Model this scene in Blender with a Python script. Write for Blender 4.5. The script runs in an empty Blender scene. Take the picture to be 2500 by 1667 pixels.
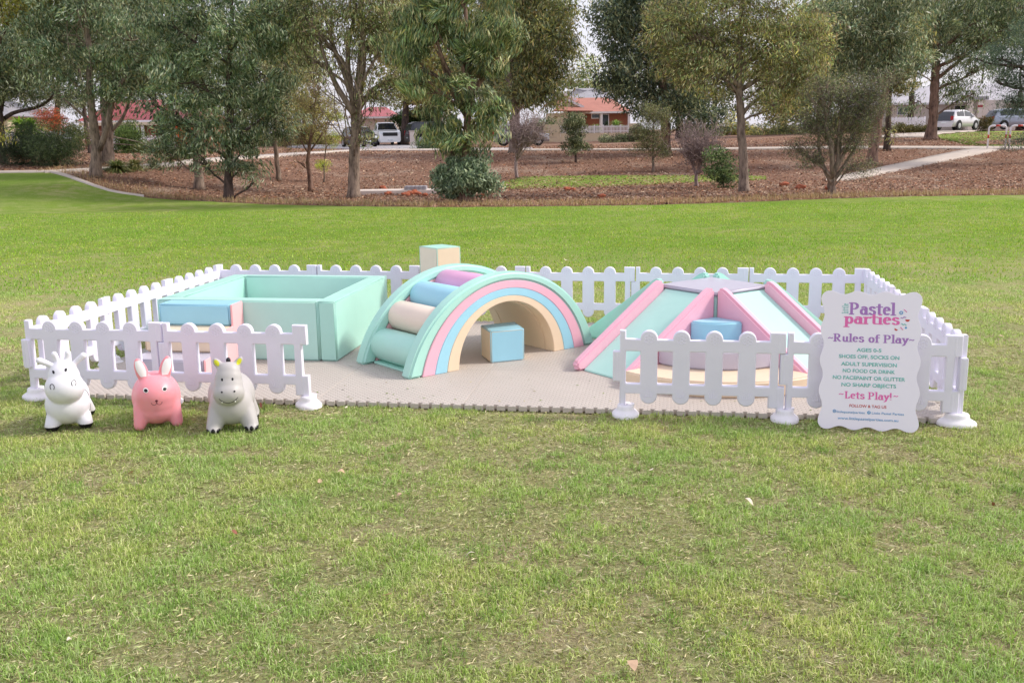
import bpy, bmesh, math, random
import numpy as np
from mathutils import Vector, Matrix, noise
from mathutils.bvhtree import BVHTree

SC = bpy.context.scene
COL = SC.collection
PI = math.pi
R = math.radians
rng = np.random.default_rng(7)
random.seed(7)

# ------------------------------------------------------------------ camera, world, sun, exposure
CAM_Z, PITCH, ROLL, FPX = 1.893, -0.204399, -0.0142419, 2418.31
cam = bpy.data.cameras.new('camera')
camo = bpy.data.objects.new('camera', cam)
COL.objects.link(camo)
cam.sensor_width = 36.0
cam.lens = 36.0 * FPX / 2500.0
cam.clip_start = 0.05
cam.clip_end = 2000
camo.location = (0, 0, CAM_Z)
_fw = Vector((0, math.cos(PITCH), math.sin(PITCH)))
_r0 = Vector((1, 0, 0)); _u0 = _r0.cross(_fw)
_R = math.cos(ROLL) * _r0 + math.sin(ROLL) * _u0
_U = -math.sin(ROLL) * _r0 + math.cos(ROLL) * _u0
camo.rotation_euler = Matrix(((_R.x, _U.x, -_fw.x), (_R.y, _U.y, -_fw.y), (_R.z, _U.z, -_fw.z))).to_euler()
SC.camera = camo

SUN_EL, SUN_AZ = R(40), R(84)            # azimuth clockwise from +Y
W = bpy.data.worlds.new('World'); SC.world = W
W.use_nodes = True
wn = W.node_tree; wn.nodes.clear()
sky = wn.nodes.new('ShaderNodeTexSky'); sky.sky_type = 'NISHITA'
sky.sun_disc = False; sky.sun_elevation = SUN_EL; sky.sun_rotation = SUN_AZ
sky.air_density = 1.0; sky.dust_density = 3.0; sky.ozone_density = 1.0
mixw = wn.nodes.new('ShaderNodeMixRGB'); mixw.inputs[0].default_value = 0.62
mixw.inputs[2].default_value = (9.4, 9.1, 10.2, 1)     # thin bright cloud veil over the whole sky
bg = wn.nodes.new('ShaderNodeBackground'); bg.inputs[1].default_value = 0.128
wo = wn.nodes.new('ShaderNodeOutputWorld')
wn.links.new(sky.outputs[0], mixw.inputs[1]); wn.links.new(mixw.outputs[0], bg.inputs[0])
wn.links.new(bg.outputs[0], wo.inputs[0])
sl = bpy.data.lights.new('sun', 'SUN'); sl.energy = 3.0; sl.angle = R(9); sl.color = (1.0, 0.93, 0.84)
so = bpy.data.objects.new('sun', sl); COL.objects.link(so)
D = Vector((math.cos(SUN_EL) * math.sin(SUN_AZ), math.cos(SUN_EL) * math.cos(SUN_AZ), math.sin(SUN_EL)))
so.rotation_euler = D.to_track_quat('Z', 'Y').to_euler()
SC.view_settings.view_transform = 'Standard'
SC.view_settings.look = 'None'
SC.view_settings.exposure = 0.08
SC.view_settings.gamma = 1.0
SC.render.engine = 'CYCLES'
SC.cycles.use_denoising = True
SC.cycles.max_bounces = 6
SC.cycles.transparent_max_bounces = 4

# ------------------------------------------------------------------ helpers
def srgb(h):
    h = h.lstrip('#')
    c = [int(h[i:i + 2], 16) / 255 for i in (0, 2, 4)]
    return tuple([(x / 12.92 if x <= .04045 else ((x + .055) / 1.055) ** 2.4) for x in c]) + (1,)

def hill(x, y):
    """height of the natural ground"""
    x = np.asarray(x, float); y = np.asarray(y, float)
    sx = np.clip((-x - 6) / 10, 0, 1); sx = sx * sx * (3 - 2 * sx)
    y0 = 38 - 12 * sx
    t = np.clip((y - y0) / 16, 0, 1); t = t * t * (3 - 2 * t)
    rx = np.clip((x - 4) / 24, 0, 1); rx = rx * rx * (3 - 2 * rx)
    top = 1.1 + 0.45 * rx * np.clip((y - 46) / 20, 0, 1)
    return top * t + 0.006 * np.clip(y - 54, 0, 300)

def ray(u, v):
    return _fw + _R * ((u - 1250) / FPX) - _U * ((v - 833.5) / FPX)

def G(u, v, k=1.063):
    """where a line of sight meets the ground (u, v in 2352-wide photo units)"""
    d = ray(u * k, v * k)
    t = 2.0
    while t < 400:
        p = Vector((0, 0, CAM_Z)) + d * t
        if p.z <= float(hill(p.x, p.y)):
            lo, hi = t - max(.2, t * .01), t
            for _ in range(18):
                m = (lo + hi) / 2; p = Vector((0, 0, CAM_Z)) + d * m
                if p.z <= float(hill(p.x, p.y)): hi = m
                else: lo = m
            p = Vector((0, 0, CAM_Z)) + d * hi
            return Vector((p.x, p.y, float(hill(p.x, p.y))))
        t += max(.2, t * .01)
    p = Vector((0, 0, CAM_Z)) + d * 150
    return Vector((p.x, 150, float(hill(p.x, 150))))

def AT(u, v, y, k=1.063):
    d = ray(u * k, v * k)
    return Vector((0, 0, CAM_Z)) + d * (y / d.y)

YAW, EX, EY = -0.157801, 4.70864, -6.59241
def E(X, Y, Z=0.0):
    """enclosure coordinates -> world"""
    s, c = math.sin(YAW), math.cos(YAW); a = X - EX; b = Y - EY
    return Vector((a * c - b * s, a * s + b * c, Z))
EROT = YAW          # rotation of the enclosure axes about z

def tag(o, label=None, cat=None, group=None, kind=None):
    if label: o['label'] = label
    if cat: o['category'] = cat
    if group: o['group'] = group
    if kind: o['kind'] = kind
    return o

def thing(name, label, cat, loc=(0, 0, 0), rz=0, group=None):
    o = bpy.data.objects.new(name, None); COL.objects.link(o)
    o.location = loc; o.rotation_euler = (0, 0, rz)
    return tag(o, label, cat, group)

def link(name, me, mat=None, parent=None):
    o = bpy.data.objects.new(name, me); COL.objects.link(o)
    if mat is not None and not me.materials:
        for m in (mat if isinstance(mat, (list, tuple)) else [mat]): me.materials.append(m)
    if parent is not None: o.parent = parent
    return o

def finish(bm, name, mat, parent=None, smooth=35):
    me = bpy.data.meshes.new(name)
    bmesh.ops.recalc_face_normals(bm, faces=bm.faces)
    bm.to_mesh(me); bm.free()
    if smooth:
        me.shade_smooth(); me.set_sharp_from_angle(angle=R(smooth))
    return link(name, me, mat, parent)

def np_mesh(name, verts, quads=None, tris=None, col=None, mat=None, parent=None, smooth=False, nrm=None):
    me = bpy.data.meshes.new(name)
    verts = np.asarray(verts, np.float32)
    q = np.zeros((0, 4), np.int32) if quads is None else np.asarray(quads, np.int32)
    t = np.zeros((0, 3), np.int32) if tris is None else np.asarray(tris, np.int32)
    me.vertices.add(len(verts)); me.vertices.foreach_set('co', verts.ravel())
    me.loops.add(q.size + t.size)
    me.loops.foreach_set('vertex_index', np.concatenate([q.ravel(), t.ravel()]).astype(np.int32))
    me.polygons.add(len(q) + len(t))
    ls = np.concatenate([np.arange(len(q)) * 4, q.size + np.arange(len(t)) * 3]).astype(np.int32)
    me.polygons.foreach_set('loop_start', ls)
    if smooth: me.polygons.foreach_set('use_smooth', np.ones(len(ls), bool))
    me.update(calc_edges=True)
    if col is not None:
        a = me.color_attributes.new('Col', 'FLOAT_COLOR', 'POINT')
        c = np.ones((len(verts), 4), np.float32); c[:, :3] = col
        a.data.foreach_set('color', c.ravel())
    return link(name, me, mat, parent)

def grid_mesh(name, P, mat, parent=None, smooth=True):
    """P: (n,m,3) grid"""
    n, m = P.shape[:2]
    i = np.arange(n - 1)[:, None] * m + np.arange(m - 1)[None, :]
    q = np.stack([i, i + 1, i + m + 1, i + m], -1).reshape(-1, 4)
    return np_mesh(name, P.reshape(-1, 3), quads=q, mat=mat, parent=parent, smooth=smooth)

# ---- materials
def new_mat(name):
    m = bpy.data.materials.new(name); m.use_nodes = True
    nt = m.node_tree; b = nt.nodes['Principled BSDF']
    return m, nt, b

def noise_node(nt, scale, detail=4, rough=.6, coord='Object', vec=None, dist=0):
    n = nt.nodes.new('ShaderNodeTexNoise'); n.inputs['Scale'].default_value = scale
    n.inputs['Detail'].default_value = detail; n.inputs['Roughness'].default_value = rough
    n.inputs['Distortion'].default_value = dist
    if vec is None:
        tc = nt.nodes.new('ShaderNodeTexCoord'); vec = tc.outputs[coord]
    nt.links.new(vec, n.inputs['Vector'])
    return n

def ramp(nt, src, stops):
    r = nt.nodes.new('ShaderNodeValToRGB')
    el = r.color_ramp.elements
    while len(el) > 1: el.remove(el[-1])
    el[0].position, el[0].color = stops[0]
    for p, c in stops[1:]:
        e = el.new(p); e.color = c
    nt.links.new(src, r.inputs[0])
    return r

def bump(nt, b, src, strength=.3, dist=.01):
    bn = nt.nodes.new('ShaderNodeBump'); bn.inputs['Strength'].default_value = strength
    bn.inputs['Distance'].default_value = dist
    nt.links.new(src, bn.inputs['Height']); nt.links.new(bn.outputs[0], b.inputs['Normal'])
    return bn

def mul(c, k): return tuple(min(1, x * k) for x in c[:3]) + (1,)

def plain(name, c, rough=.5, spec=.5, var=.06, scale=6, bs=.12, bscale=60, bd=.003, metal=0, wrinkle=0):
    m, nt, b = new_mat(name)
    c = srgb(c) if isinstance(c, str) else c
    n = noise_node(nt, scale, 5)
    r = ramp(nt, n.outputs[0], [(.3, mul(c, 1 - var)), (.7, mul(c, 1 + var))])
    nt.links.new(r.outputs[0], b.inputs['Base Color'])
    b.inputs['Roughness'].default_value = rough
    b.inputs['Specular IOR Level'].default_value = spec
    b.inputs['Metallic'].default_value = metal
    if bs:
        n2 = noise_node(nt, bscale, 3)
        b1 = bump(nt, b, n2.outputs[0], bs, bd)
        if wrinkle:
            n3 = noise_node(nt, 4.5, 1, .5, dist=.8)
            b2 = nt.nodes.new('ShaderNodeBump'); b2.inputs['Strength'].default_value = wrinkle
            b2.inputs['Distance'].default_value = .02
            nt.links.new(n3.outputs[0], b2.inputs['Height']); nt.links.new(b1.outputs[0], b2.inputs['Normal'])
            nt.links.new(b2.outputs[0], b.inputs['Normal'])
    return m

def vinyl(name, c): return plain(name, c, rough=.36, spec=.45, var=.03, scale=3, bs=.06, bscale=350, bd=.001, wrinkle=.2)

M = {}
M['mint'] = vinyl('mint_vinyl', '#b0e2d4')
M['mint2'] = vinyl('pale_mint_vinyl', '#b8e5d9')
M['pink'] = vinyl('pink_vinyl', '#f1b9ca')
M['salmon'] = vinyl('salmon_pink_vinyl', '#f3bdc0')
M['blue'] = vinyl('sky_blue_vinyl', '#a2d8ea')
M['beige'] = vinyl('beige_vinyl', '#ecd6b8')
M['beige2'] = vinyl('cream_vinyl', '#ead9c8')
M['grey'] = vinyl('grey_vinyl', '#bfbcca')
M['lilac'] = vinyl('orchid_vinyl', '#e3a8cd')
M['fence'] = plain('white_moulded_plastic', '#eae7f5', rough=.5, spec=.35, var=.03, scale=4, bs=.15, bscale=240, bd=.002)
M['foot'] = plain('white_foot_plastic', '#f1eef2', rough=.55, var=.06, scale=16, bs=.2, bscale=60, bd=.002)
M['board'] = plain('white_sign_board', '#f1ecf6', rough=.45, var=.012, scale=2, bs=0)
M['bark'] = None

def leaf_mat(name, rough=.5, trans=.3, var=1.0):
    m, nt, b = new_mat(name)
    a = nt.nodes.new('ShaderNodeAttribute'); a.attribute_name = 'Col'
    nt.links.new(a.outputs['Color'], b.inputs['Base Color'])
    b.inputs['Roughness'].default_value = rough
    b.inputs['Specular IOR Level'].default_value = .35
    t = nt.nodes.new('ShaderNodeBsdfTranslucent')
    hs = nt.nodes.new('ShaderNodeHueSaturation'); hs.inputs['Value'].default_value = 1.15
    hs.inputs['Saturation'].default_value = 1.1
    nt.links.new(a.outputs['Color'], hs.inputs['Color']); nt.links.new(hs.outputs[0], t.inputs[0])
    mx = nt.nodes.new('ShaderNodeMixShader'); mx.inputs[0].default_value = trans
    out = nt.nodes['Material Output']
    nt.links.new(b.outputs[0], mx.inputs[1]); nt.links.new(t.outputs[0], mx.inputs[2])
    nt.links.new(mx.outputs[0], out.inputs[0])
    return m
M['leaf'] = leaf_mat('leaf')
M['blade'] = leaf_mat('grass_blade', .55, .3)
M['litter'] = leaf_mat('dry_leaf', .7, .05)

def bark(name, c1, c2, scale=9):
    m, nt, b = new_mat(name)
    tc = nt.nodes.new('ShaderNodeTexCoord'); mp = nt.nodes.new('ShaderNodeMapping')
    mp.inputs['Scale'].default_value = (1, 1, .28)
    nt.links.new(tc.outputs['Object'], mp.inputs[0])
    n = noise_node(nt, scale, 8, .7, vec=mp.outputs[0])
    r = ramp(nt, n.outputs[0], [(.36, srgb(c1)), (.52, srgb(c2)), (.70, mul(srgb(c2), 1.5))])
    nt.links.new(r.outputs[0], b.inputs['Base Color'])
    b.inputs['Roughness'].default_value = .9
    bump(nt, b, n.outputs[0], .8, .04)
    return m
M['bark'] = bark('grey_brown_bark', '#4b3d36', '#8a7a6e')
M['bark_light'] = bark('pale_bark', '#4a3e36', '#8a796b')
M['bark_red'] = bark('reddish_bark', '#43302a', '#806658')
M['bark_dark'] = bark('dark_bark', '#2a221f', '#564740')
M['twig'] = bark('dead_twig', '#6d5c5a', '#9c8a88', 20)

# ---- ground materials
def grass_mat():
    m, nt, b = new_mat('lawn_turf')
    b.inputs['Specular IOR Level'].default_value = .1
    tc = nt.nodes.new('ShaderNodeTexCoord'); pos = tc.outputs['Object']
    fine = noise_node(nt, 28, 8, .75, vec=pos)
    med = noise_node(nt, 2.2, 6, .65, vec=pos)
    big = noise_node(nt, .22, 4, .6, vec=pos)
    g = ramp(nt, fine.outputs[0], [(.28, srgb('#8a8f58')), (.5, srgb('#b3b27e')), (.72, srgb('#d2cca6'))])
    far = ramp(nt, fine.outputs[0], [(.25, srgb('#66822f')), (.5, srgb('#829c40')), (.75, srgb('#9fb05a'))])
    soil = ramp(nt, fine.outputs[0], [(.3, srgb('#a08d72')), (.5, srgb('#c4b494')), (.7, srgb('#dccfb2'))])
    # distance from the play area: watered greener turf lies further out
    sep = nt.nodes.new('ShaderNodeSeparateXYZ'); nt.links.new(pos, sep.inputs[0])
    mr = nt.nodes.new('ShaderNodeMapRange'); mr.inputs[1].default_value = 9; mr.inputs[2].default_value = 17
    nt.links.new(sep.outputs[1], mr.inputs[0])
    mg = nt.nodes.new('ShaderNodeMixRGB'); nt.links.new(mr.outputs[0], mg.inputs[0])
    nt.links.new(g.outputs[0], mg.inputs[1]); nt.links.new(far.outputs[0], mg.inputs[2])
    # bare/dry patches
    pr = ramp(nt, med.outputs[0], [(.44, (0, 0, 0, 1)), (.60, (1, 1, 1, 1))])
    br = ramp(nt, big.outputs[0], [(.40, (.25, .25, .25, 1)), (.62, (1, 1, 1, 1))])
    mm = nt.nodes.new('ShaderNodeMath'); mm.operation = 'MULTIPLY'
    nt.links.new(pr.outputs[0], mm.inputs[0]); nt.links.new(br.outputs[0], mm.inputs[1])
    inv = nt.nodes.new('ShaderNodeMapRange'); inv.inputs[1].default_value = 8; inv.inputs[2].default_value = 14
    inv.inputs[3].default_value = 1.0; inv.inputs[4].default_value = .35
    nt.links.new(sep.outputs[1], inv.inputs[0])
    m2 = nt.nodes.new('ShaderNodeMath'); m2.operation = 'MULTIPLY'
    nt.links.new(mm.outputs[0], m2.inputs[0]); nt.links.new(inv.outputs[0], m2.inputs[1])
    ms = nt.nodes.new('ShaderNodeMixRGB'); nt.links.new(m2.outputs[0], ms.inputs[0])
    nt.links.new(mg.outputs[0], ms.inputs[1]); nt.links.new(soil.outputs[0], ms.inputs[2])
    # broad tonal drift
    mid = noise_node(nt, .9, 6, .7, vec=pos)
    am = nt.nodes.new('ShaderNodeMath'); am.operation = 'MULTIPLY_ADD'; am.inputs[1].default_value = .5
    hm = nt.nodes.new('ShaderNodeMath'); hm.operation = 'MULTIPLY'; hm.inputs[1].default_value = .5
    nt.links.new(mid.outputs[0], hm.inputs[0]); nt.links.new(big.outputs[0], am.inputs[0]); nt.links.new(hm.outputs[0], am.inputs[2])
    dr = ramp(nt, am.outputs[0], [(.38, (.78, .88, .68, 1)), (.50, (.95, .97, .90, 1)), (.62, (1.12, 1.04, 1.05, 1))])
    md = nt.nodes.new('ShaderNodeMixRGB'); md.blend_type = 'MULTIPLY'; md.inputs[0].default_value = 1
    nt.links.new(ms.outputs[0], md.inputs[1]); nt.links.new(dr.outputs[0], md.inputs[2])
    nt.links.new(md.outputs[0], b.inputs['Base Color'])
    b.inputs['Roughness'].default_value = .95; b.inputs['Specular IOR Level'].default_value = .1
    bump(nt, b, fine.outputs[0], 1.0, .05)
    return m
M['grass'] = grass_mat()

def mulch_mat():
    m, nt, b = new_mat('leaf_mulch')
    tc = nt.nodes.new('ShaderNodeTexCoord'); pos = tc.outputs['Object']
    v = nt.nodes.new('ShaderNodeTexVoronoi'); v.inputs['Scale'].default_value = 9
    nt.links.new(pos, v.inputs['Vector'])
    n = noise_node(nt, 14, 8, .8, vec=pos)
    big = noise_node(nt, .35, 5, .65, vec=pos)
    a = ramp(nt, n.outputs[0], [(.28, srgb('#523d33')), (.46, srgb('#826454')), (.62, srgb('#a5826e')), (.80, srgb('#c8aa92'))])
    s = ramp(nt, n.outputs[0], [(.3, srgb('#8d7768')), (.7, srgb('#cbb8a6'))])
    br = ramp(nt, big.outputs[0], [(.52, (0, 0, 0, 1)), (.68, (.8, .8, .8, 1))])
    mx = nt.nodes.new('ShaderNodeMixRGB'); nt.links.new(br.outputs[0], mx.inputs[0])
    nt.links.new(a.outputs[0], mx.inputs[1]); nt.links.new(s.outputs[0], mx.inputs[2])
    nt.links.new(mx.outputs[0], b.inputs['Base Color'])
    b.inputs['Roughness'].default_value = .95; b.inputs['Specular IOR Level'].default_value = .1
    bump(nt, b, n.outputs[0], 1, .06)
    return m
M['mulch'] = mulch_mat()
M['concrete'] = plain('pale_concrete', '#c3b7ac', rough=.9, var=.1, scale=2, bs=.3, bscale=40, bd=.01)
M['asphalt'] = plain('worn_asphalt', '#a5a1a4', rough=.9, var=.1, scale=1, bs=.3, bscale=50, bd=.01)

# ---- geometry helpers
def prism(pts, z0, z1, bev=.012, seg=3):
    """vertical prism from a 2D polygon, all edges softly bevelled"""
    bm = bmesh.new()
    a = [bm.verts.new((x, y, z0)) for x, y in pts]
    b = [bm.verts.new((x, y, z1)) for x, y in pts]
    n = len(pts)
    bm.faces.new(a[::-1]); bm.faces.new(b)
    for i in range(n): bm.faces.new((a[i], a[(i + 1) % n], b[(i + 1) % n], b[i]))
    bmesh.ops.recalc_face_normals(bm, faces=bm.faces)
    if bev:
        es = [e for e in bm.edges if len(e.link_faces) == 2 and e.calc_face_angle(0) > R(40)]
        bmesh.ops.bevel(bm, geom=es, offset=bev, segments=seg, affect='EDGES', clamp_overlap=True)
    return bm

def box(bm, x0, x1, y0, y1, z0, z1, bev=0, seg=2):
    t = bmesh.new()
    bmesh.ops.create_cube(t, size=1)
    for v in t.verts:
        v.co = Vector(((x0 + x1) / 2 + v.co.x * (x1 - x0), (y0 + y1) / 2 + v.co.y * (y1 - y0), (z0 + z1) / 2 + v.co.z * (z1 - z0)))
    if bev: bmesh.ops.bevel(t, geom=t.edges[:], offset=bev, segments=seg, affect='EDGES', clamp_overlap=True)
    merge(bm, t); return bm

def merge(bm, t, mat=None):
    me = bpy.data.meshes.new('tmp')
    if mat is not None: bmesh.ops.transform(t, matrix=mat, verts=t.verts)
    t.to_mesh(me); t.free(); bm.from_mesh(me); bpy.data.meshes.remove(me)

def add_sphere(bm, c, r, sub=3, scale=(1, 1, 1)):
    t = bmesh.new(); bmesh.ops.create_icosphere(t, subdivisions=sub, radius=1)
    for v in t.verts: v.co = Vector((c[0] + v.co.x * r * scale[0], c[1] + v.co.y * r * scale[1], c[2] + v.co.z * r * scale[2]))
    merge(bm, t)

def tube_arrays(path, rad, n=8, cap=True):
    P = np.asarray(path, float); K = len(P)
    rad = np.broadcast_to(np.asarray(rad, float), (K,))
    T = np.gradient(P, axis=0); T /= np.linalg.norm(T, axis=1)[:, None] + 1e-9
    ref = np.array([1, 0, 0.]) if abs(T[0][0]) < .9 else np.array([0, 1, 0.])
    rings = []
    N = ref - T[0] * (ref @ T[0]); N /= np.linalg.norm(N)
    ang = np.arange(n) * 2 * np.pi / n
    for i in range(K):
        N = N - T[i] * (N @ T[i]); N /= np.linalg.norm(N) + 1e-9
        B = np.cross(T[i], N)
        rings.append(P[i] + rad[i] * (np.cos(ang)[:, None] * N + np.sin(ang)[:, None] * B))
    V = np.concatenate(rings)
    q = []
    for i in range(K - 1):
        for j in range(n):
            q.append((i * n + j, i * n + (j + 1) % n, (i + 1) * n + (j + 1) % n, (i + 1) * n + j))
    t = []
    if cap:
        V = np.concatenate([V, P[:1], P[-1:]])
        a, b = K * n, K * n + 1
        for j in range(n):
            t.append((a, (j + 1) % n, j)); t.append((b, (K - 1) * n + j, (K - 1) * n + (j + 1) % n))
    return V, np.array(q), np.array(t).reshape(-1, 3)

class MB:
    """collects arrays of many tubes into one mesh"""
    def __init__(s): s.v = []; s.q = []; s.t = []; s.n = 0
    def tube(s, path, rad, n=8, cap=True):
        v, q, t = tube_arrays(path, rad, n, cap)
        s.v.append(v); s.q.append(q + s.n); s.t.append(t + s.n); s.n += len(v)
    def build(s, name, mat, parent=None, smooth=True):
        return np_mesh(name, np.concatenate(s.v), np.concatenate(s.q), np.concatenate(s.t), mat=mat, parent=parent, smooth=smooth)

def lathe(bm, prof, n=24, c=(0, 0, 0), sx=1, sy=1):
    rows = []
    for r, z in prof:
        rows.append([bm.verts.new((c[0] + sx * r * math.cos(2 * PI * i / n), c[1] + sy * r * math.sin(2 * PI * i / n), c[2] + z)) for i in range(n)])
    for a, b in zip(rows, rows[1:]):
        for i in range(n): bm.faces.new((a[i], a[(i + 1) % n], b[(i + 1) % n], b[i]))
    bm.faces.new(rows[0][::-1]); bm.faces.new(rows[-1])
# ------------------------------------------------------------------ ground
def build_ground():
    xs = np.concatenate([np.linspace(-160, -45, 20), np.linspace(-44, 44, 150), np.linspace(45, 160, 20)])
    ys = np.concatenate([np.linspace(-30, 20, 40), np.linspace(20.5, 110, 160), np.linspace(112, 420, 30)])
    X, Y = np.meshgrid(xs, ys, indexing='ij')
    Z = hill(X, Y) - .04
    bumpy = np.zeros_like(Z)
    P = np.stack([X, Y, Z], -1)
    o = grid_mesh('ground', P, M['mulch']); tag(o, kind='structure')
    # lawn
    edge = [(-900, 402), (-300, 400), (0, 397), (130, 396.5), (165, 408), (200, 421), (250, 437), (300, 448), (350, 455), (420, 460), (520, 465),
            (620, 470), (800, 474), (1000, 476), (1200, 475), (1500, 471), (1700, 465), (1900, 457), (2100, 451), (2352, 448), (2700, 446), (3400, 440)]
    ew = np.array([G(a, b) for a, b in edge])
    s = np.linspace(0, 1, 260)
    k = np.linspace(0, 1, len(ew))
    uu = np.array([a for a, b in edge], float); uu = (uu - uu[0]) / (uu[-1] - uu[0])
    ex = np.interp(s, uu, ew[:, 0]); ey = np.interp(s, uu, ew[:, 1])
    ey = ey + 0.10 * np.sin(s * 300) * rng.uniform(0, 1, len(s))
    nx = np.interp(s, [0, 1], [-40, 40]); ny = np.full_like(nx, -25.)
    t = np.linspace(0, 1, 150)[None, :]
    X = nx[:, None] * (1 - t) + ex[:, None] * t; Y = ny[:, None] * (1 - t) + ey[:, None] * t
    Z = hill(X, Y)
    global LAWN_EDGE; LAWN_EDGE = (ex, ey)
    o = grid_mesh('lawn', np.stack([X, Y, Z], -1), M['grass']); tag(o, kind='structure')

def ribbon(name, up, lo, mat, dz, n=60, m=4, kind='structure'):
    def res(pl):
        W_ = np.array([G(a, b, 1.0) for a, b in pl]); d = np.r_[0, np.cumsum(np.linalg.norm(np.diff(W_, axis=0), axis=1))]
        s = np.linspace(0, d[-1], n); return np.stack([np.interp(s, d, W_[:, i]) for i in (0, 1)], -1)
    a, b = res(up), res(lo)
    t = np.linspace(0, 1, m)[None, :, None]
    XY = a[:, None] * (1 - t) + b[:, None] * t
    Z = hill(XY[..., 0], XY[..., 1]) + dz
    P = np.concatenate([XY, Z[..., None]], -1)
    # skirts give the slab its thickness
    e0 = P[:, :1].copy(); e0[..., 2] -= .12; e1 = P[:, -1:].copy(); e1[..., 2] -= .12
    P = np.concatenate([e0, P, e1], 1)
    o = grid_mesh(name, P, mat, smooth=False); tag(o, kind=kind); return o

build_ground()
def z2(x, y): return (x / 5.407, 230 + y / 5.407)
def z1(x, y): return (x / 2.8, y / 2.8)
def zr(x, y): return (1660 + x / 2.8, y / 2.8)
up = [(-500, 421), z2(0, 1020), z2(600, 1012), z2(1180, 985), z2(1430, 970), z2(1700, 950), z2(2271, 905), z1(1500, 1080), z1(1900, 1053), z1(2300, 1030),
      (880, 365), (1100, 364.5), (1287, 364.5), (1660, 363.5), (2000, 358.5), (2374, 358.5), (2600, 358), (2900, 356)]
lo = [(-500, 426), z2(0, 1045), z2(650, 1032), z2(1200, 1003), z2(1430, 998), z2(1700, 985), z2(2271, 945), z1(1500, 1100), z1(1900, 1070), z1(2300, 1040),
      (880, 368), (1100, 368), (1287, 368), (1660, 367), (2000, 362.5), (2374, 363.5), (2600, 364), (2900, 362)]
ribbon('path', up, lo, M['concrete'], .03, n=140)
ribbon('path', [zr(1000, 1222), zr(1190, 1185), zr(1400, 1140), zr(1700, 1075), zr(1950, 1025), zr(2040, 1012)],
       [zr(1000, 1240), zr(1180, 1225), zr(1400, 1182), zr(1700, 1120), zr(2000, 1062), zr(2180, 1025)], M['concrete'], .036)
ribbon('kerb', [(110, 419), z2(700, 1022), z2(850, 1060), z2(1050, 1130), z2(1250, 1205), z2(1450, 1272), z2(1610, 1306), z2(1900, 1345)],
       [(110, 423), z2(660, 1036), z2(820, 1078), z2(1030, 1152), z2(1240, 1224), z2(1440, 1285), z2(1600, 1315), z2(1900, 1351)], M['concrete'], .05)
ribbon('road', [(700, 352), (905, 352.5), (1000, 355), (1080, 359), (1180, 362), (1300, 361)], [(700, 360), (905, 366), (1000, 366), (1080, 366), (1180, 365), (1300, 363.6)], M['asphalt'], .02)
ribbon('driveway', [zr(1380, 925), zr(1700, 905), zr(1900, 880), zr(1995, 872)], [zr(1380, 942), zr(1700, 938), zr(1900, 905), zr(2060, 895)], M['concrete'], .025)
ribbon('grass_verge', [zr(1760, 925), zr(1950, 905), zr(2100, 900), zr(2500, 898), zr(2900, 895)], [zr(1780, 950), zr(1950, 985), zr(2100, 1000), zr(2400, 1003), zr(2900, 1000)], M['grass'], .015)
k_ = 1.063
ribbon('grass_strip', [(1150 * k_, 418 * k_), (1200 * k_, 405 * k_), (1400 * k_, 402.5 * k_), (1560 * k_, 402 * k_), (1760 * k_, 404 * k_)],
       [(1150 * k_, 432 * k_), (1250 * k_, 430 * k_), (1400 * k_, 426 * k_), (1560 * k_, 418 * k_), (1760 * k_, 411 * k_)], M['grass'], .0, n=90)

# ------------------------------------------------------------------ fence
def curve_mesh(outlines, extrude, bevel, res=2):
    cu = bpy.data.curves.new('c', 'CURVE'); cu.dimensions = '2D'; cu.fill_mode = 'BOTH'
    cu.extrude = extrude; cu.bevel_depth = bevel; cu.bevel_resolution = res; cu.offset = -bevel
    for pts in outlines:
        s = cu.splines.new('POLY'); s.points.add(len(pts) - 1)
        for p, (x, y) in zip(s.points, pts): p.co = (x, y, 0, 1)
        s.use_cyclic_u = True
    o = bpy.data.objects.new('c', cu); COL.objects.link(o)
    dg = bpy.context.evaluated_depsgraph_get()
    me = bpy.data.meshes.new_from_object(o.evaluated_get(dg))
    bpy.data.objects.remove(o); bpy.data.curves.remove(cu)
    return me

def arc_pts(cx, cy, r, a0, a1, n=10, ry=None):
    ry = r if ry is None else ry
    return [(cx + r * math.cos(R(a0 + (a1 - a0) * i / n)), cy + ry * math.sin(R(a0 + (a1 - a0) * i / n))) for i in range(n + 1)]

def rrect(x0, x1, y0, y1, r, n=4):
    return (arc_pts(x1 - r, y1 - r, r, 0, 90, n) + arc_pts(x0 + r, y1 - r, r, 90, 180, n) +
            arc_pts(x0 + r, y0 + r, r, 180, 270, n) + arc_pts(x1 - r, y0 + r, r, 270, 360, n))

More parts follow.
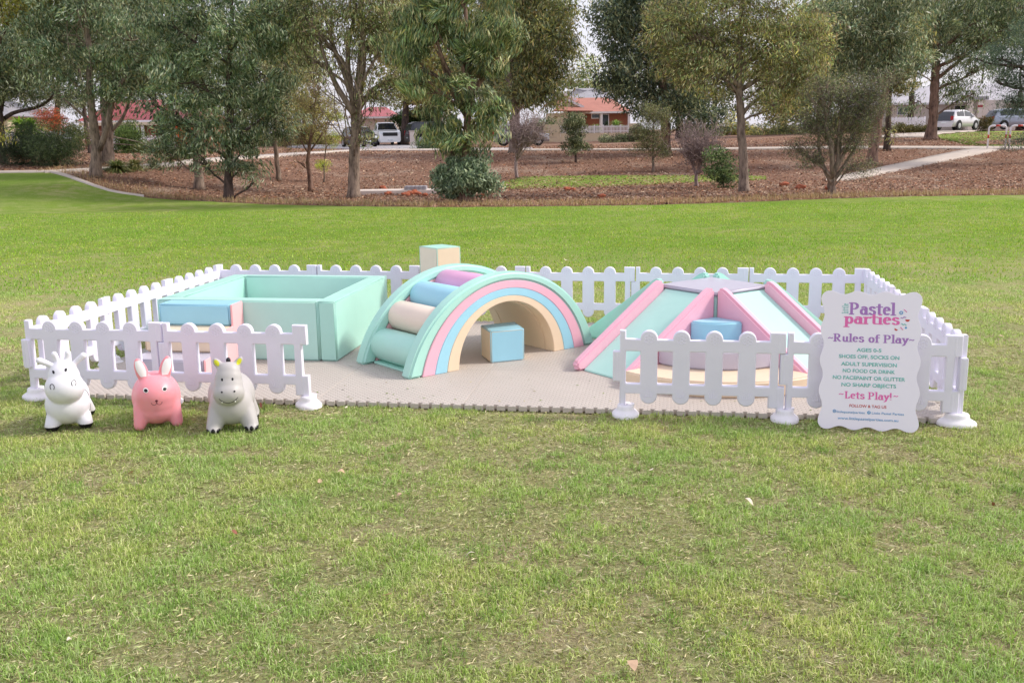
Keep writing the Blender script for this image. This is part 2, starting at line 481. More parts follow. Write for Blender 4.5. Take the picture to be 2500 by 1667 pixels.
PK = [0.195 + .2155 * i for i in range(4)]; PW = .0575
def fence_panel_mesh():
    """local x along the panel 0..1.1, z up"""
    o = []
    o += [(0.0, .05), (.0, .25), (-.045, .25), (-.045, .46), (0.0, .46)]
    o += [(0.0, .604), (.04, .604), (.04, .548)]
    for c in PK:
        o += [(c - PW, .543)] + arc_pts(c, .547, PW, 180, 0, 12, .058) + [(c + PW, .543)]
    o += [(.985, .543), (.985, .604), (1.088, .604), (1.088, .462), (1.045, .462), (1.045, .238), (1.088, .238), (1.088, .05), (1.04, .05), (1.04, .09), (.985, .09), (.985, .167)]
    for c in PK[::-1]:
        o += [(c + PW, .167), (c + PW, .155)] + arc_pts(c, .155, PW, 0, -180, 12, .058) + [(c - PW, .167)]
    o += [(.04, .167), (.04, .05)]
    ed = [.04] + [v for c in PK for v in (c - PW, c + PW)] + [.992]
    holes = [rrect(ed[2 * i], ed[2 * i + 1], .237, .462, .008) for i in range(5)]
    me = curve_mesh([o] + holes, .016, .008, 2)
    bm = bmesh.new(); bm.from_mesh(me); bpy.data.meshes.remove(me)
    bmesh.ops.transform(bm, matrix=Matrix.Rotation(R(90), 4, 'X'), verts=bm.verts)
    # round posts going into the feet
    for x in (.018, 1.066):
        t = bmesh.new(); lathe(t, [(.021, .02), (.021, .17), (.016, .19), (.004, .20)], 14, (x, 0, 0)); merge(bm, t)
    # hinge tube and the two corner blocks are rounder and thicker than the rails
    for x, z0, z1 in ((-.022, .252, .458), (1.045, .468, .596), (1.045, .10, .23)):
        t = bmesh.new(); lathe(t, [(.020, z0), (.026, z0 + .006), (.026, z1 - .006), (.020, z1)], 14, (x, 0, 0)); merge(bm, t)
    # raised flower and grass motifs on both faces
    mb = MB()
    for c in PK:
        for sy in (-1, 1):
            y = sy * .0242
            for k in range(6):
                a = R(60 * k + 30); fx, fz = c + .021 * math.cos(a), .547 + .021 * math.sin(a)
                pts = [(fx + .0125 * math.cos(a + b), y, fz + .0125 * math.sin(a + b)) for b in np.linspace(R(-115), R(115), 8)]
                mb.tube(pts, .0022, 4)
            mb.tube([(c + .011 * math.cos(b), y, .547 + .011 * math.sin(b)) for b in np.linspace(0, 2 * PI, 11)], .0022, 4)
            mb.tube([(c - .026, y, .148), (c + .026, y, .148)], .002, 4)
            for dx0, dx1, hh in ((-.022, -.042, .045), (-.012, -.02, .062), (.0, .002, .055), (.012, .022, .062), (.022, .042, .045)):
                mb.tube([(c + dx0 + (dx1 - dx0) * q ** 2 if True else 0, y, .15 + hh * q) for q in np.linspace(0, 1, 6)], np.linspace(.003, .0008, 6), 4)
    v = np.concatenate(mb.v); q = np.concatenate(mb.q); t_ = np.concatenate(mb.t)
    vs = [bm.verts.new(p) for p in v]
    for f in list(q) + list(t_):
        try: bm.faces.new([vs[i] for i in f])
        except ValueError: pass
    me = bpy.data.meshes.new('fence_frame'); bmesh.ops.recalc_face_normals(bm, faces=bm.faces)
    bm.to_mesh(me); bm.free(); me.shade_smooth(); me.set_sharp_from_angle(angle=R(40))
    me.materials.append(M['fence'])
    return me

def foot_mesh():
    bm = bmesh.new()
    prof = [(.092, 0.0), (.1, .006), (.1, .022), (.094, .032), (.08, .042), (.066, .052), (.062, .062), (.060, .078), (.054, .086), (.03, .088), (.024, .08)]
    lathe(bm, prof, 40, sx=.93, sy=1.24)
    # moulded socket for a second post
    t = bmesh.new(); lathe(t, [(.028, .08), (.028, .092), (.022, .094), (.016, .086)], 16, (.034, .0, 0)); merge(bm, t)
    me = bpy.data.meshes.new('foot'); bm.to_mesh(me); bm.free(); me.shade_smooth(); me.set_sharp_from_angle(angle=R(50))
    me.materials.append(M['foot'])
    return me
FP, FM = fence_panel_mesh(), foot_mesh()

def panel(X, Y, rot, label, side=1, foots=(0,), foot_rot=0):
    p = E(X, Y)
    t = thing('fence_panel', label, 'fence panel', p, EROT + rot + R(random.uniform(-.35, .35)), 'white picket fence panels round the play mat')
    t.rotation_euler.x = R(random.uniform(-.8, .8))
    link('fence_frame', FP, None, t)
    for fx in foots:
        f = link('foot', FM, None, t); f.location = (fx, 0, 0); f.rotation_euler = (0, 0, foot_rot)
    return t
PWID, PY = 1.1, 1.0823
L_ = 'white picket fence panel '
far_l = ['at the left end of the far side', 'of the far side behind the mint ball pit', 'of the far side partly hidden by the rainbow climber',
         'of the far side, seen clearly right of the rainbow climber', 'of the far side behind the grey platform of the slides', 'at the right end of the far side, at the corner']
for i in range(6): panel(i * PWID, 3 * PY, 0, L_ + far_l[i], foots=(0,) if i < 5 else (0, 1.1))
lf = ['of the left side, nearest to the front corner by the cow', 'of the left side, middle one, outside the blue step', 'of the left side, farthest, ending at the far corner']
for i in range(3): panel(0, i * PY, R(90), L_ + lf[i], foots=(0,) if i else ())
rt = ['of the right side, nearest to the camera', 'of the right side, middle of its three', 'of the right side, farthest, meeting the far corner']
for i in range(3): panel(6 * PWID, (i) * PY, R(90), L_ + rt[i], foots=(0,) if i else ())
FM_LONG = FM
panel(0, 0, 0, L_ + 'at front left, behind the white cow toy', foots=(0.02,), foot_rot=R(62))
panel(PWID, 0, 0, L_ + 'behind the grey hippo toy, ending at the opening', foots=(0, 1.07), foot_rot=R(35))
panel(4 * PWID, 0, 0, L_ + 'just right of the opening, before the curved steps', foots=(0.04,))
panel(5 * PWID, 0, 0, L_ + 'at front right, mostly hidden behind the rules sign', foots=(0,))

_f = link('foot', FM, None, bpy.data.objects['fence_panel.015']); _f.location = (1.09, 0, 0); _f.rotation_euler = (0, 0, R(86))

# ------------------------------------------------------------------ foam mat
def mat_material():
    m, nt, b = new_mat('taupe_foam')
    tc = nt.nodes.new('ShaderNodeTexCoord'); pos = tc.outputs['Object']
    n = noise_node(nt, 1.5, 5, .6, vec=pos)
    c = srgb('#c2b9b0')
    r = ramp(nt, n.outputs[0], [(.3, mul(c, .94)), (.7, mul(c, 1.05))])
    # raised checker of short ribs
    ws = []
    for ang in (45, -45):
        mp = nt.nodes.new('ShaderNodeMapping'); mp.inputs['Rotation'].default_value = (0, 0, R(ang))
        nt.links.new(pos, mp.inputs[0])
        w = nt.nodes.new('ShaderNodeTexWave'); w.inputs['Scale'].default_value = 8.5; w.wave_profile = 'SIN'
        nt.links.new(mp.outputs[0], w.inputs[0]); ws.append(w)
    ml = nt.nodes.new('ShaderNodeMath'); ml.operation = 'MULTIPLY'
    nt.links.new(ws[0].outputs['Fac'], ml.inputs[0]); nt.links.new(ws[1].outputs['Fac'], ml.inputs[1])
    rr = ramp(nt, ml.outputs[0], [(.25, (0, 0, 0, 1)), (.5, (1, 1, 1, 1))])
    nt.links.new(r.outputs[0], b.inputs['Base Color'])
    b.inputs['Roughness'].default_value = .6
    b.inputs['Specular IOR Level'].default_value = .3
    geo = nt.nodes.new('ShaderNodeNewGeometry'); sx = nt.nodes.new('ShaderNodeSeparateXYZ'); nt.links.new(geo.outputs['True Normal'], sx.inputs[0])
    gt = nt.nodes.new('ShaderNodeMath'); gt.operation = 'GREATER_THAN'; gt.inputs[1].default_value = .9; nt.links.new(sx.outputs[2], gt.inputs[0])
    mm = nt.nodes.new('ShaderNodeMath'); mm.operation = 'MULTIPLY'; nt.links.new(rr.outputs[0], mm.inputs[0]); nt.links.new(gt.outputs[0], mm.inputs[1])
    bump(nt, b, mm.outputs[0], 1.0, .010)
    return m
M['mat'] = mat_material()
def tile_outline(w, h, sides):
    """tile with dovetail teeth; sides: which of bottom,right,top,left are free edges"""
    n = 14; d = .026
    def edge(a, b, nrm, on):
        pts = []
        a = Vector(a); b = Vector(b); t = (b - a); L = t.length; t.normalize(); nrm = Vector(nrm)
        if not on: return [tuple(a)]
        st = L / n
        pts.append(tuple(a))
        for i in range(n):
            s0 = a + t * (st * (i + .18)); s1 = a + t * (st * (i + .82))
            pts += [tuple(s0 + t * .004), tuple(s0 + nrm * d * 1.4 - t * .005), tuple(s1 + nrm * d * 1.4 + t * .005), tuple(s1 - t * .004)]
        return pts
    return (edge((0, 0), (w, 0), (0, -1), sides[0]) + edge((w, 0), (w, h), (1, 0), sides[1]) +
            edge((w, h), (0, h), (0, 1), sides[2]) + edge((0, h), (0, 0), (-1, 0), sides[3]))
matt = thing('foam_play_mat', 'large taupe foam mat of interlocking tiles with toothed edge on the grass', 'play mat', E(0, 0), EROT)
TW, TH = 1.09, 1.045
for i in range(6):
    for j in range(3):
        me = curve_mesh([tile_outline(TW - .003, TH - .003, (j == 0, i == 5, j == 2, i == 0))], .0155, .0020, 1)
        me.shade_flat(); o = link('tile', me, M['mat'], matt); o.location = (.03 + i * TW, .055 + j * TH, .0242)
MZ = .041   # top of the mat

# ------------------------------------------------------------------ ball pit
pit = thing('ball_pit', 'square mint green padded ball pit beside the rainbow climber', 'ball pit', E(.36, 1.27, MZ), EROT)
H_ = .556 - MZ; T_ = .155; WX, WY = 1.60, 1.52
def soft(name, pts, z0, z1, mat, parent, bev=.014): return finish(prism(pts, z0, z1, bev), name, mat, parent, 50)
def piping(obj_, pts, z0, z1, mat, bev=.014, r=.0032):
    c = Vector((sum(p[0] for p in pts) / len(pts), sum(p[1] for p in pts) / len(pts)))
    q = [Vector(p) for p in pts]; k = bev * .30
    ins = []
    for i in range(len(q)):
        a = (q[i] - q[i - 1]).normalized(); b = (q[(i + 1) % len(q)] - q[i]).normalized()
        ins.append(q[i] + (b - a).normalized() * k * 1.3)
    mb = MB(); n = len(ins)
    for i in range(n):
        a, b = ins[i], ins[(i + 1) % n]
        mb.tube([(a.x, a.y, z1 - k), ((a.x + b.x) / 2, (a.y + b.y) / 2, z1 - k + .001), (b.x, b.y, z1 - k)], r, 6)
        mb.tube([(a.x, a.y, z0 + .01), (a.x, a.y, z1 - k)], r, 6)
    return mb.build('piping', mat, obj_)
def rect(x0, x1, y0, y1): return [(x0, y0), (x1, y0), (x1, y1), (x0, y1)]
soft('wall', rect(0, WX - T_ - .003, 0, T_), 0, H_, M['mint2'], pit)
soft('wall', rect(WX - T_, WX, 0, WY - .003 - T_ * .35), 0, H_, M['mint'], pit)
soft('wall', rect(T_ + .003, WX, WY - T_ * .33, WY + T_ * .35), 0, H_, M['mint2'], pit)
soft('wall', rect(0, T_, T_ + .003, WY + T_ * .35), 0, H_, M['mint'], pit)
for w_, pp in zip([c for c in pit.children], (rect(0, WX - T_ - .003, 0, T_), rect(WX - T_, WX, 0, WY - .003 - T_ * .35), rect(T_ + .003, WX, WY - T_ * .33, WY + T_ * .35), rect(0, T_, T_ + .003, WY + T_ * .35))):
    piping(w_, pp, 0, H_, M['mint2'])
# white balls heaped inside
def ball_heap():
    r = .036; v = []; q = 0
    t = bmesh.new(); bmesh.ops.create_icosphere(t, subdivisions=2, radius=r)
    bv = np.array([x.co[:] for x in t.verts]); bf = np.array([[l.vert.index for l in f.loops] for f in t.faces]); t.free()
    V, F = [], []; n = 0
    for lay in range(4):
        for i in range(17):
            for j in range(15):
                x = T_ + .045 + i * .0735 + (.036 if (j + lay) % 2 else 0); y = T_ + .045 + j * .0735 + (.03 if lay % 2 else 0)
                if x > WX - T_ - .04 or y > WY - T_ * .4 - .05: continue
                z = r + lay * .062 + rng.uniform(0, .004)
                V.append(bv + (x + rng.uniform(-.003, .003), y + rng.uniform(-.003, .003), z)); F.append(bf + n); n += len(bv)
    return np_mesh('pit_balls', np.concatenate(V), tris=np.concatenate(F), mat=plain('white_ball', '#f2f0f0', rough=.3, bs=0), smooth=True)
bh = ball_heap(); bh.location = E(.36, 1.27, MZ); bh.rotation_euler = (0, 0, EROT); tag(bh, kind='stuff')
bm = bmesh.new(); add_sphere(bm, (0, 0, 0), .036, 3)
b1 = finish(bm, 'ball', bpy.data.materials['white_ball'], None, 180)
b1.location = E(1.18, 2.42, MZ + .036 + .062 * 4 + .004); tag(b1, 'small white plastic ball lying on top of the heap inside the mint ball pit', 'ball')

# padded steps in front of the pit
st = thing('padded_steps', 'three padded steps, blue over beige over grey, with pink sides against the ball pit', 'steps', E(.5, .5, MZ), EROT)
yb = 1.27 - .5 - .004
def step(d, z0, z1, m):
    o_ = soft('step', rect(0, .625, d, yb), z0, z1, m, st); piping(o_, rect(0, .625, d, yb), z0, z1, m); return o_
step(.0, 0, .165, M['grey']); step(.27, .167, .335, M['beige']); step(.54, .337, .556 - MZ, M['blue'])
bm = bmesh.new()
pr = [(0, 0), (yb, 0), (yb, .514), (.545, .514), (.545, .336), (.275, .336), (.275, .166), (.005, .166)]
bm = prism(pr, .627, .645, .006, 2)
bmesh.ops.transform(bm, matrix=Matrix(((0, 0, 1, 0), (1, 0, 0, 0), (0, 1, 0, 0), (0, 0, 0, 1))), verts=bm.verts)
finish(bm, 'side_panel', M['salmon'], st, 30)

# ------------------------------------------------------------------ rainbow climber
AX, AY, AANG = 3.401, 1.445, R(48.408)
rain = thing('rainbow_climber', 'padded rainbow arch climber in mint, pink, blue and beige with roller rungs', 'climber', E(AX, AY, MZ), EROT + AANG)
# local: x along the arch plane, y into depth, z up.  near face at y=0
PHI = math.acos(.277 / 1.057)
def arc_curve(t, n=56):
    out = []
    for i in range(n + 1):
        s = i / n; a = PI * (1 - s); th = -PHI + 2 * PHI * s
        ix, iz = .515 * math.cos(a), .52 * math.sin(a)
        ox, oz = 1.045 * math.sin(th), -.277 + 1.057 * math.cos(th) - .008
        w = math.sin(PI * s) ** 3
        tt = t
        if 0 < t < 1: tt = t - .06 * w * (1 - t)
        out.append((ix + (ox - ix) * tt, max(0, (iz + (oz - iz) * tt)) * (1 - MZ / .78 * .6)))
    return out
def arc_solid(t0, t1, y0, y1, bev=.007, gap=.0, first=0):
    a, b = arc_curve(t0)[first:], arc_curve(t1)[first:]
    bm = bmesh.new(); n = len(a)
    A0 = [bm.verts.new((x, y0, z)) for x, z in a]; B0 = [bm.verts.new((x, y0, z)) for x, z in b]
    A1 = [bm.verts.new((x, y1, z)) for x, z in a]; B1 = [bm.verts.new((x, y1, z)) for x, z in b]
    for i in range(n - 1):
        bm.faces.new((A0[i], A0[i + 1], B0[i + 1], B0[i])); bm.faces.new((A1[i], B1[i], B1[i + 1], A1[i + 1]))
        bm.faces.new((B0[i], B0[i + 1], B1[i + 1], B1[i])); bm.faces.new((A0[i], A1[i], A1[i + 1], A0[i + 1]))
    bm.faces.new((A0[0], B0[0], B1[0], A1[0])); bm.faces.new((A0[-1], A1[-1], B1[-1], B0[-1]))
    bmesh.ops.recalc_face_normals(bm, faces=bm.faces)
    es = [e for e in bm.edges if e.calc_face_angle(0) > R(45)]
    bmesh.ops.bevel(bm, geom=es, offset=bev, segments=3, affect='EDGES', clamp_overlap=True)
    return bm
PT = .125; DEP = .82
for y0 in (0, DEP - PT):
    sp = finish(arc_solid(.735, 1, y0, y0 + PT, .018), 'side_panel', M['mint'], rain, 50)
    for t0, t1, mm in ((.49, .733, 'salmon' if y0 else 'pink'), (.245, .488, 'blue'), (0, .243, 'beige')):
        finish(arc_solid(t0, t1, y0 + .003, y0 + PT - .003, .004), 'band', M[mm], sp, 30)
lin = finish(arc_solid(.002, .40, PT + .001, DEP - PT - .001, .004), 'tunnel_lining', M['beige'], rain, 30)
finish(arc_solid(.405, .70, PT + .001, DEP - PT - .001, .006, first=31), 'slide', M['mint2'], rain, 50)
rc = ['mint', 'beige2', 'blue', 'lilac']
ra = [-60.0, -42.4, -25.2, -8.0]
for c, a in zip(rc, ra):
    rr, rad = .905, .133
    cx, cz = rr * math.sin(R(a)), -.277 + rr * math.cos(R(a)) - .008
    if abs(a) > 55: cz -= .012; rad = .14
    bm = bmesh.new()
    n = 40
    rows = []
    for y, k in ((PT + .001, .97), (PT + .012, 1.0), (DEP / 2, 1.012), (DEP - PT - .012, 1.0), (DEP - PT - .001, .97)):
        rows.append([bm.verts.new((cx + rad * k * math.cos(2 * PI * i / n), y, max(.004, (cz + rad * k * math.sin(2 * PI * i / n)) * .97))) for i in range(n)])
    for p, q in zip(rows, rows[1:]):
        for i in range(n): bm.faces.new((p[i], p[(i + 1) % n], q[(i + 1) % n], q[i]))
    bm.faces.new(rows[0]); bm.faces.new(rows[-1][::-1])
    finish(bm, 'rung', M[c], rain, 50)
# slab the lowest rung rests on
for s in (-1,):
    bm = bmesh.new(); box(bm, *(sorted((s * .70, s * .90))), PT + .002, DEP - PT - .002, 0, .022, .006)
    finish(bm, 'base_strip', M['mint'], rain)

# ------------------------------------------------------------------ loose blocks
def block(name, label, mats, corners, h, zb=MZ):
    """mats: side, top ; each face its own colour"""
    c = Vector((sum(p[0] for p in corners) / 4, sum(p[1] for p in corners) / 4))
    pts = [(p[0] - c.x, p[1] - c.y) for p in corners]
    bm = prism(pts, 0, h, .011, 3)
    me = bpy.data.meshes.new(name); bmesh.ops.recalc_face_normals(bm, faces=bm.faces)
    for f in bm.faces:
        n = f.normal
        if n.z > .8: f.material_index = 2
        else:
            e = Vector(pts[1]) - Vector(pts[0]); nn = Vector((e.y, -e.x)).normalized()
            f.material_index = 0 if Vector((n.x, n.y)).dot(nn) > .8 else 1
    bm.to_mesh(me); bm.free(); me.shade_smooth(); me.set_sharp_from_angle(angle=R(30))
    for k in mats: me.materials.append(M[k])
    o = link(name, me); o.location = E(c.x, c.y, zb); o.rotation_euler = (0, 0, EROT)
    piping(o, pts, 0, h, M[mats[2]], .011, .003)
    tag(o, label, 'foam block'); return o
block('foam_cube', 'small padded foam cube, blue front and beige side, on the mat under the rainbow arch', ('blue', 'beige', 'blue'),
      [(3.27, 1.325), (3.528, 1.478), (3.40, 1.78), (3.135, 1.60)], .27)
block('foam_block', 'tall beige foam column with mint top standing behind the rainbow climber', ('beige', 'beige2', 'mint'),
      [(2.505, 2.72), (2.695, 2.91), (2.47, 3.11), (2.28, 2.92)], .80)

# ------------------------------------------------------------------ slide pyramid
PXC, PYC, PANG = 5.093, 1.372, R(-43.5)      # front corner of the raised platform
pyr = thing('slide_pyramid', 'padded play pyramid of mint slides with pink rails, curved steps and grey platform', 'slide set', E(PXC, PYC, MZ), EROT + R(45))
# local frame: platform is the square (0..S, 0..S); camera corner at origin looking along -(1,1)
S_, PH, RUN = .64, .648 - MZ, .93
soft('platform', rect(.0, S_, .0, S_), 0, PH - .035, M['mint2'], pyr)
soft('platform_top', rect(-.0, S_, -.0, S_), PH - .034, PH, M['grey'], pyr, .012)
def slide(origin, ang, railm, bedm):
    """slide leaving the platform along local +x, width along y 0..S"""
    Mx = Matrix.Translation(Vector((origin[0], origin[1], 0))) @ Matrix.Rotation(ang, 4, 'Z')
    fl = Matrix(((1, 0, 0, 0), (0, 0, -1, 0), (0, 1, 0, 0), (0, 0, 0, 1)))
    cw = .075
    def solid(poly, y0, y1, name, mat, parent, bev, seg=3):
        bm = prism(poly, -y1, -y0, bev, seg)
        bmesh.ops.transform(bm, matrix=fl, verts=bm.verts)
        bmesh.ops.transform(bm, matrix=Mx, verts=bm.verts)
        return finish(bm, name, mat, parent, 30)
    bed = solid([(0.004, 0), (RUN - .03, 0), (RUN - .03, .012), (.004, PH - .03)], cw + .002, S_ - cw - .002, 'slide', bedm, pyr, .006)
    rail = [(.004, 0), (RUN + .01, 0), (RUN + .035, .03), (RUN + .03, .075), (.09, PH + .022), (.05, PH + .038), (.004, PH + .030)]
    for a in (0, S_ - cw): solid(rail, a, a + cw, 'rail', railm, bed, .018, 4)
    return bed
# front-left slide leaves through the x=0 side ; front-right through the y=0 side
slide((0, S_), R(180), M['pink'], M['mint2'])
slide((0, 0), R(-90), M['pink'], M['mint2'])
slide((S_, 0), R(0), M['mint'], M['mint2'])
slide((S_, S_), R(90), M['mint'], M['mint2'])
def qstep(r, z0, z1, m):
    pts = [(-.003, -.003)] + [(-.003 + r * math.cos(R(180 + 90 * i / 20)), -.003 + r * math.sin(R(180 + 90 * i / 20))) for i in range(21)]
    soft('step', pts, z0, z1, m, pyr, .012)
qstep(.985, 0, .118, M['beige']); qstep(.63, .12, .262, M['grey']); qstep(.285, .264, .415, M['blue'])
# ------------------------------------------------------------------ bouncy animals
def capsule(bm, a, b, r0, r1, n=9):
    a, b = Vector(a), Vector(b)
    for i in range(n + 1):
        t = i / n; p = a.lerp(b, t); add_sphere(bm, p, r0 + (r1 - r0) * t, 2)

def fuse(bm, vox=.0065, it=18):
    me = bpy.data.meshes.new('f'); bm.to_mesh(me); bm.free()
    o = bpy.data.objects.new('f', me); COL.objects.link(o)
    m = o.modifiers.new('r', 'REMESH'); m.mode = 'VOXEL'; m.voxel_size = vox
    s = o.modifiers.new('s', 'SMOOTH'); s.factor = .6; s.iterations = it
    dg = bpy.context.evaluated_depsgraph_get()
    out = bpy.data.meshes.new_from_object(o.evaluated_get(dg))
    bpy.data.objects.remove(o); bpy.data.meshes.remove(me)
    out.shade_smooth()
    return out

def face_tools(me):
    tree = BVHTree.FromPolygons([v.co.copy() for v in me.vertices], [tuple(p.vertices) for p in me.polygons])
    def on(x, z, off=.0015, y0=-1.0):
        h = tree.ray_cast(Vector((x, y0, z)), Vector((0, 1, 0)))
        if h[0] is None: return None
        return h[0] + h[1] * off, h[1]
    return on

def disc_on(on, x, z, rx, rz, name, mat, parent, off=.0015, rot=0, dome=.0):
    """an oval patch lying on the surface"""
    bm = bmesh.new(); rings = []
    for k in range(5):
        q = k / 4; row = []
        for i in range(20):
            a = 2 * PI * i / 20; dx, dz = rx * q * math.cos(a), rz * q * math.sin(a)
            px = x + dx * math.cos(rot) - dz * math.sin(rot); pz = z + dx * math.sin(rot) + dz * math.cos(rot)
            h = on(px, pz, off + dome * (1 - q * q))
            if h is None: h = on(x, z, off)
            row.append(bm.verts.new(h[0]))
            if k == 0: break
        rings.append(row)
    for i in range(20): bm.faces.new((rings[0][0], rings[1][i], rings[1][(i + 1) % 20]))
    for a, b in zip(rings[1:], rings[2:]):
        for i in range(20): bm.faces.new((a[i], b[i], b[(i + 1) % 20], a[(i + 1) % 20]))
    me = bpy.data.meshes.new(name); bm.to_mesh(me); bm.free(); me.shade_smooth()
    return link(name, me, mat, parent)

def line_on(on, pts, r, name, mat, parent):
    mb = MB(); P = []
    for x, z in pts:
        h = on(x, z, r * .5)
        if h: P.append(h[0])
    mb.tube(P, r, 6); return mb.build(name, mat, parent)

def rubber(name, c, rough=.42): return plain(name, c, rough=rough, spec=.4, var=.015, scale=5, bs=.06, bscale=90, bd=.001)
M['cow'] = rubber('white_rubber', '#e8e7ee'); M['blackp'] = rubber('black_paint', '#15131b', .35)
M['rabbit'] = rubber('pink_rubber', '#f8a0aa', .38)
_b = M['rabbit'].node_tree.nodes['Principled BSDF']; _b.inputs['Subsurface Weight'].default_value = .35; _b.inputs['Subsurface Radius'].default_value = (1, .25, .25); _b.inputs['Subsurface Scale'].default_value = .03
M['hippo'] = rubber('grey_rubber', '#bbb7b6', .45)
M['whitep'] = rubber('white_paint', '#fbf8f8'); M['yellowp'] = rubber('lime_paint', '#dcdb35'); M['redp'] = rubber('dark_red_paint', '#6b2233')

def legs(bm, fx, fy, by, r_top, r_bot, z_top):
    for sx in (-1, 1):
        capsule(bm, (sx * fx * .72, fy + .05, z_top), (sx * fx, fy, r_bot * .86), r_top, r_bot)
        capsule(bm, (sx * fx * .72, by - .05, z_top), (sx * fx, by, r_bot * .86), r_top, r_bot)

# cow
c0 = E(.76, -.735); C0 = Vector((c0.x, c0.y, .004))
cow = thing('cow_hopper', 'white inflatable bouncy cow toy with black hooves on the grass', 'bouncy toy', C0, R(20))
bm = bmesh.new()
add_sphere(bm, (0, .17, .19), .143, 4, (.95, 1.3, 1.03))
add_sphere(bm, (0, .05, .165), .145, 4, (.98, .95, .93))
add_sphere(bm, (0, -.035, .300), .119, 4, (1.04, .95, .93))
add_sphere(bm, (0, -.01, .365), .100, 4, (1.0, .88, 1.05))
add_sphere(bm, (0, -.0, .412), .072, 4, (1.0, .9, .95))
legs(bm, .104, -.01, .33, .062, .049, .11)
capsule(bm, (-.050, .01, .440), (-.138, .0, .488), .019, .025, 8)
capsule(bm, (-.022, .01, .455), (-.046, .01, .520), .017, .023, 8)
capsule(bm, (.022, .01, .455), (.038, .01, .522), .017, .023, 8)
capsule(bm, (.055, .01, .435), (.130, .0, .498), .019, .025, 8)
capsule(bm, (0, .35, .26), (0, .40, .20), .014, .018, 6)
me = fuse(bm, .006, 16)
for k in ('cow', 'blackp'): me.materials.append(M[k])
for p in me.polygons:
    if p.center.z < .040 + .25 * max(0, -(p.center.y) * .0): p.material_index = 1
link('body', me, None, cow)
on = face_tools(me)
for x, z, rot in ((-.054, .417, .3), (.022, .427, -.3)): disc_on(on, x, z, .0075, .0105, 'eye', M['blackp'], cow, rot=rot, dome=.002)
for x, z in ((-.066, .330), (.064, .343)):
    line_on(on, [(x + .013 * math.sin(a), z + .018 * math.cos(a)) for a in np.linspace(-2.5, 2.5, 22)], .0022, 'nostril', M['blackp'], cow)
tr = BVHTree.FromPolygons([v.co.copy() for v in me.vertices], [tuple(p.vertices) for p in me.polygons])
for s in (-1, 1):   # the thin rein line over the shoulder
    P = []
    for t in np.linspace(0, 1, 18):
        p = Vector((s * .3, -.02 + .10 * (1 - (2 * t - 1) ** 2) * 1.0 + .03, .285 - .17 * t)); h = tr.ray_cast(p, Vector((-s, 0.02, 0)).normalized())
        if h[0]: P.append(h[0] + h[1] * .001)
    mb = MB(); mb.tube(P, .0016, 5); mb.build('rein', M['blackp'], cow)

# rabbit
r0 = E(1.355, -.645)
rab = thing('rabbit_hopper', 'pink inflatable bouncy rabbit toy with white inner ears on the grass', 'bouncy toy', (r0.x, r0.y, .004), R(20))
bm = bmesh.new()
add_sphere(bm, (0, .10, .200), .158, 4, (1.0, 1.2, 1.09))
add_sphere(bm, (0, .03, .235), .130, 4, (1.05, .98, 1.0))
add_sphere(bm, (0, .06, .130), .135, 4, (1.0, 1.0, .80))
add_sphere(bm, (0, .24, .17), .14, 4, (1.0, 1.1, .95))
for sx in (-1, 1):
    capsule(bm, (sx * .085, .03, .15), (sx * .118, -.01, .040), .070, .041)
    capsule(bm, (sx * .085, .24, .15), (sx * .118, .27, .040), .070, .041)
    ex = -.085 if sx < 0 else .083
    for i in range(14):
        t = i / 13; w = .030 + .017 * math.sin(PI * (t * .95 + .05)) ** .8 - .004 * t
        add_sphere(bm, (ex * .72 + ex * .42 * t + (0.0 if sx < 0 else -.004), .03, .335 + .130 * t), w, 2, (1, .50, 1))
add_sphere(bm, (0, .40, .2), .04, 2)
me = fuse(bm, .0065, 20); me.materials.append(M['rabbit'])
link('body', me, None, rab)
on = face_tools(me)
for sx in (-1, 1):
    ex = -.085 if sx < 0 else .083
    # inner ear patch
    bm = bmesh.new(); rows = []
    for i in range(13):
        t = i / 12; cx = ex * .80 + ex * .33 * t; w = (.012 + .016 * math.sin(PI * (t * .80 + .12)) ) * (1 if t < .93 else .72); row = []
        for j in range(7):
            h = on(cx + w * (j / 3 - 1), .362 + .108 * t, .0016)
            row.append(bm.verts.new(h[0] if h else (cx, -.0, .352 + .112 * t)))
        rows.append(row)
    for a, b in zip(rows, rows[1:]):
        for j in range(6): bm.faces.new((a[j], a[j + 1], b[j + 1], b[j]))
    finish(bm, 'inner_ear', M['whitep'], rab, 180)
    x = -.060 if sx < 0 else .056
    e = disc_on(on, x, .287, .0165, .0155, 'eye', M['whitep'], rab, off=.0012, dome=.001)
    disc_on(on, x + .001, .286, .0115, .0105, 'pupil', M['blackp'], e, off=.0034, dome=.001)
disc_on(on, -.0, .216, .0085, .0085, 'nose', M['redp'], rab, dome=.005)
ml = [(-.034 * 1 + 0.0, .212)] + [(-.017 + .017 * math.cos(a), .206 + .019 * math.sin(a) * 1) for a in np.linspace(PI, 2 * PI, 9)]
line_on(on, ml[1:], .0013, 'mouth', M['redp'], rab)
line_on(on, [(.017 + .017 * math.cos(a), .206 + .019 * math.sin(a)) for a in np.linspace(PI, 2 * PI, 9)], .0013, 'mouth', M['redp'], rab)

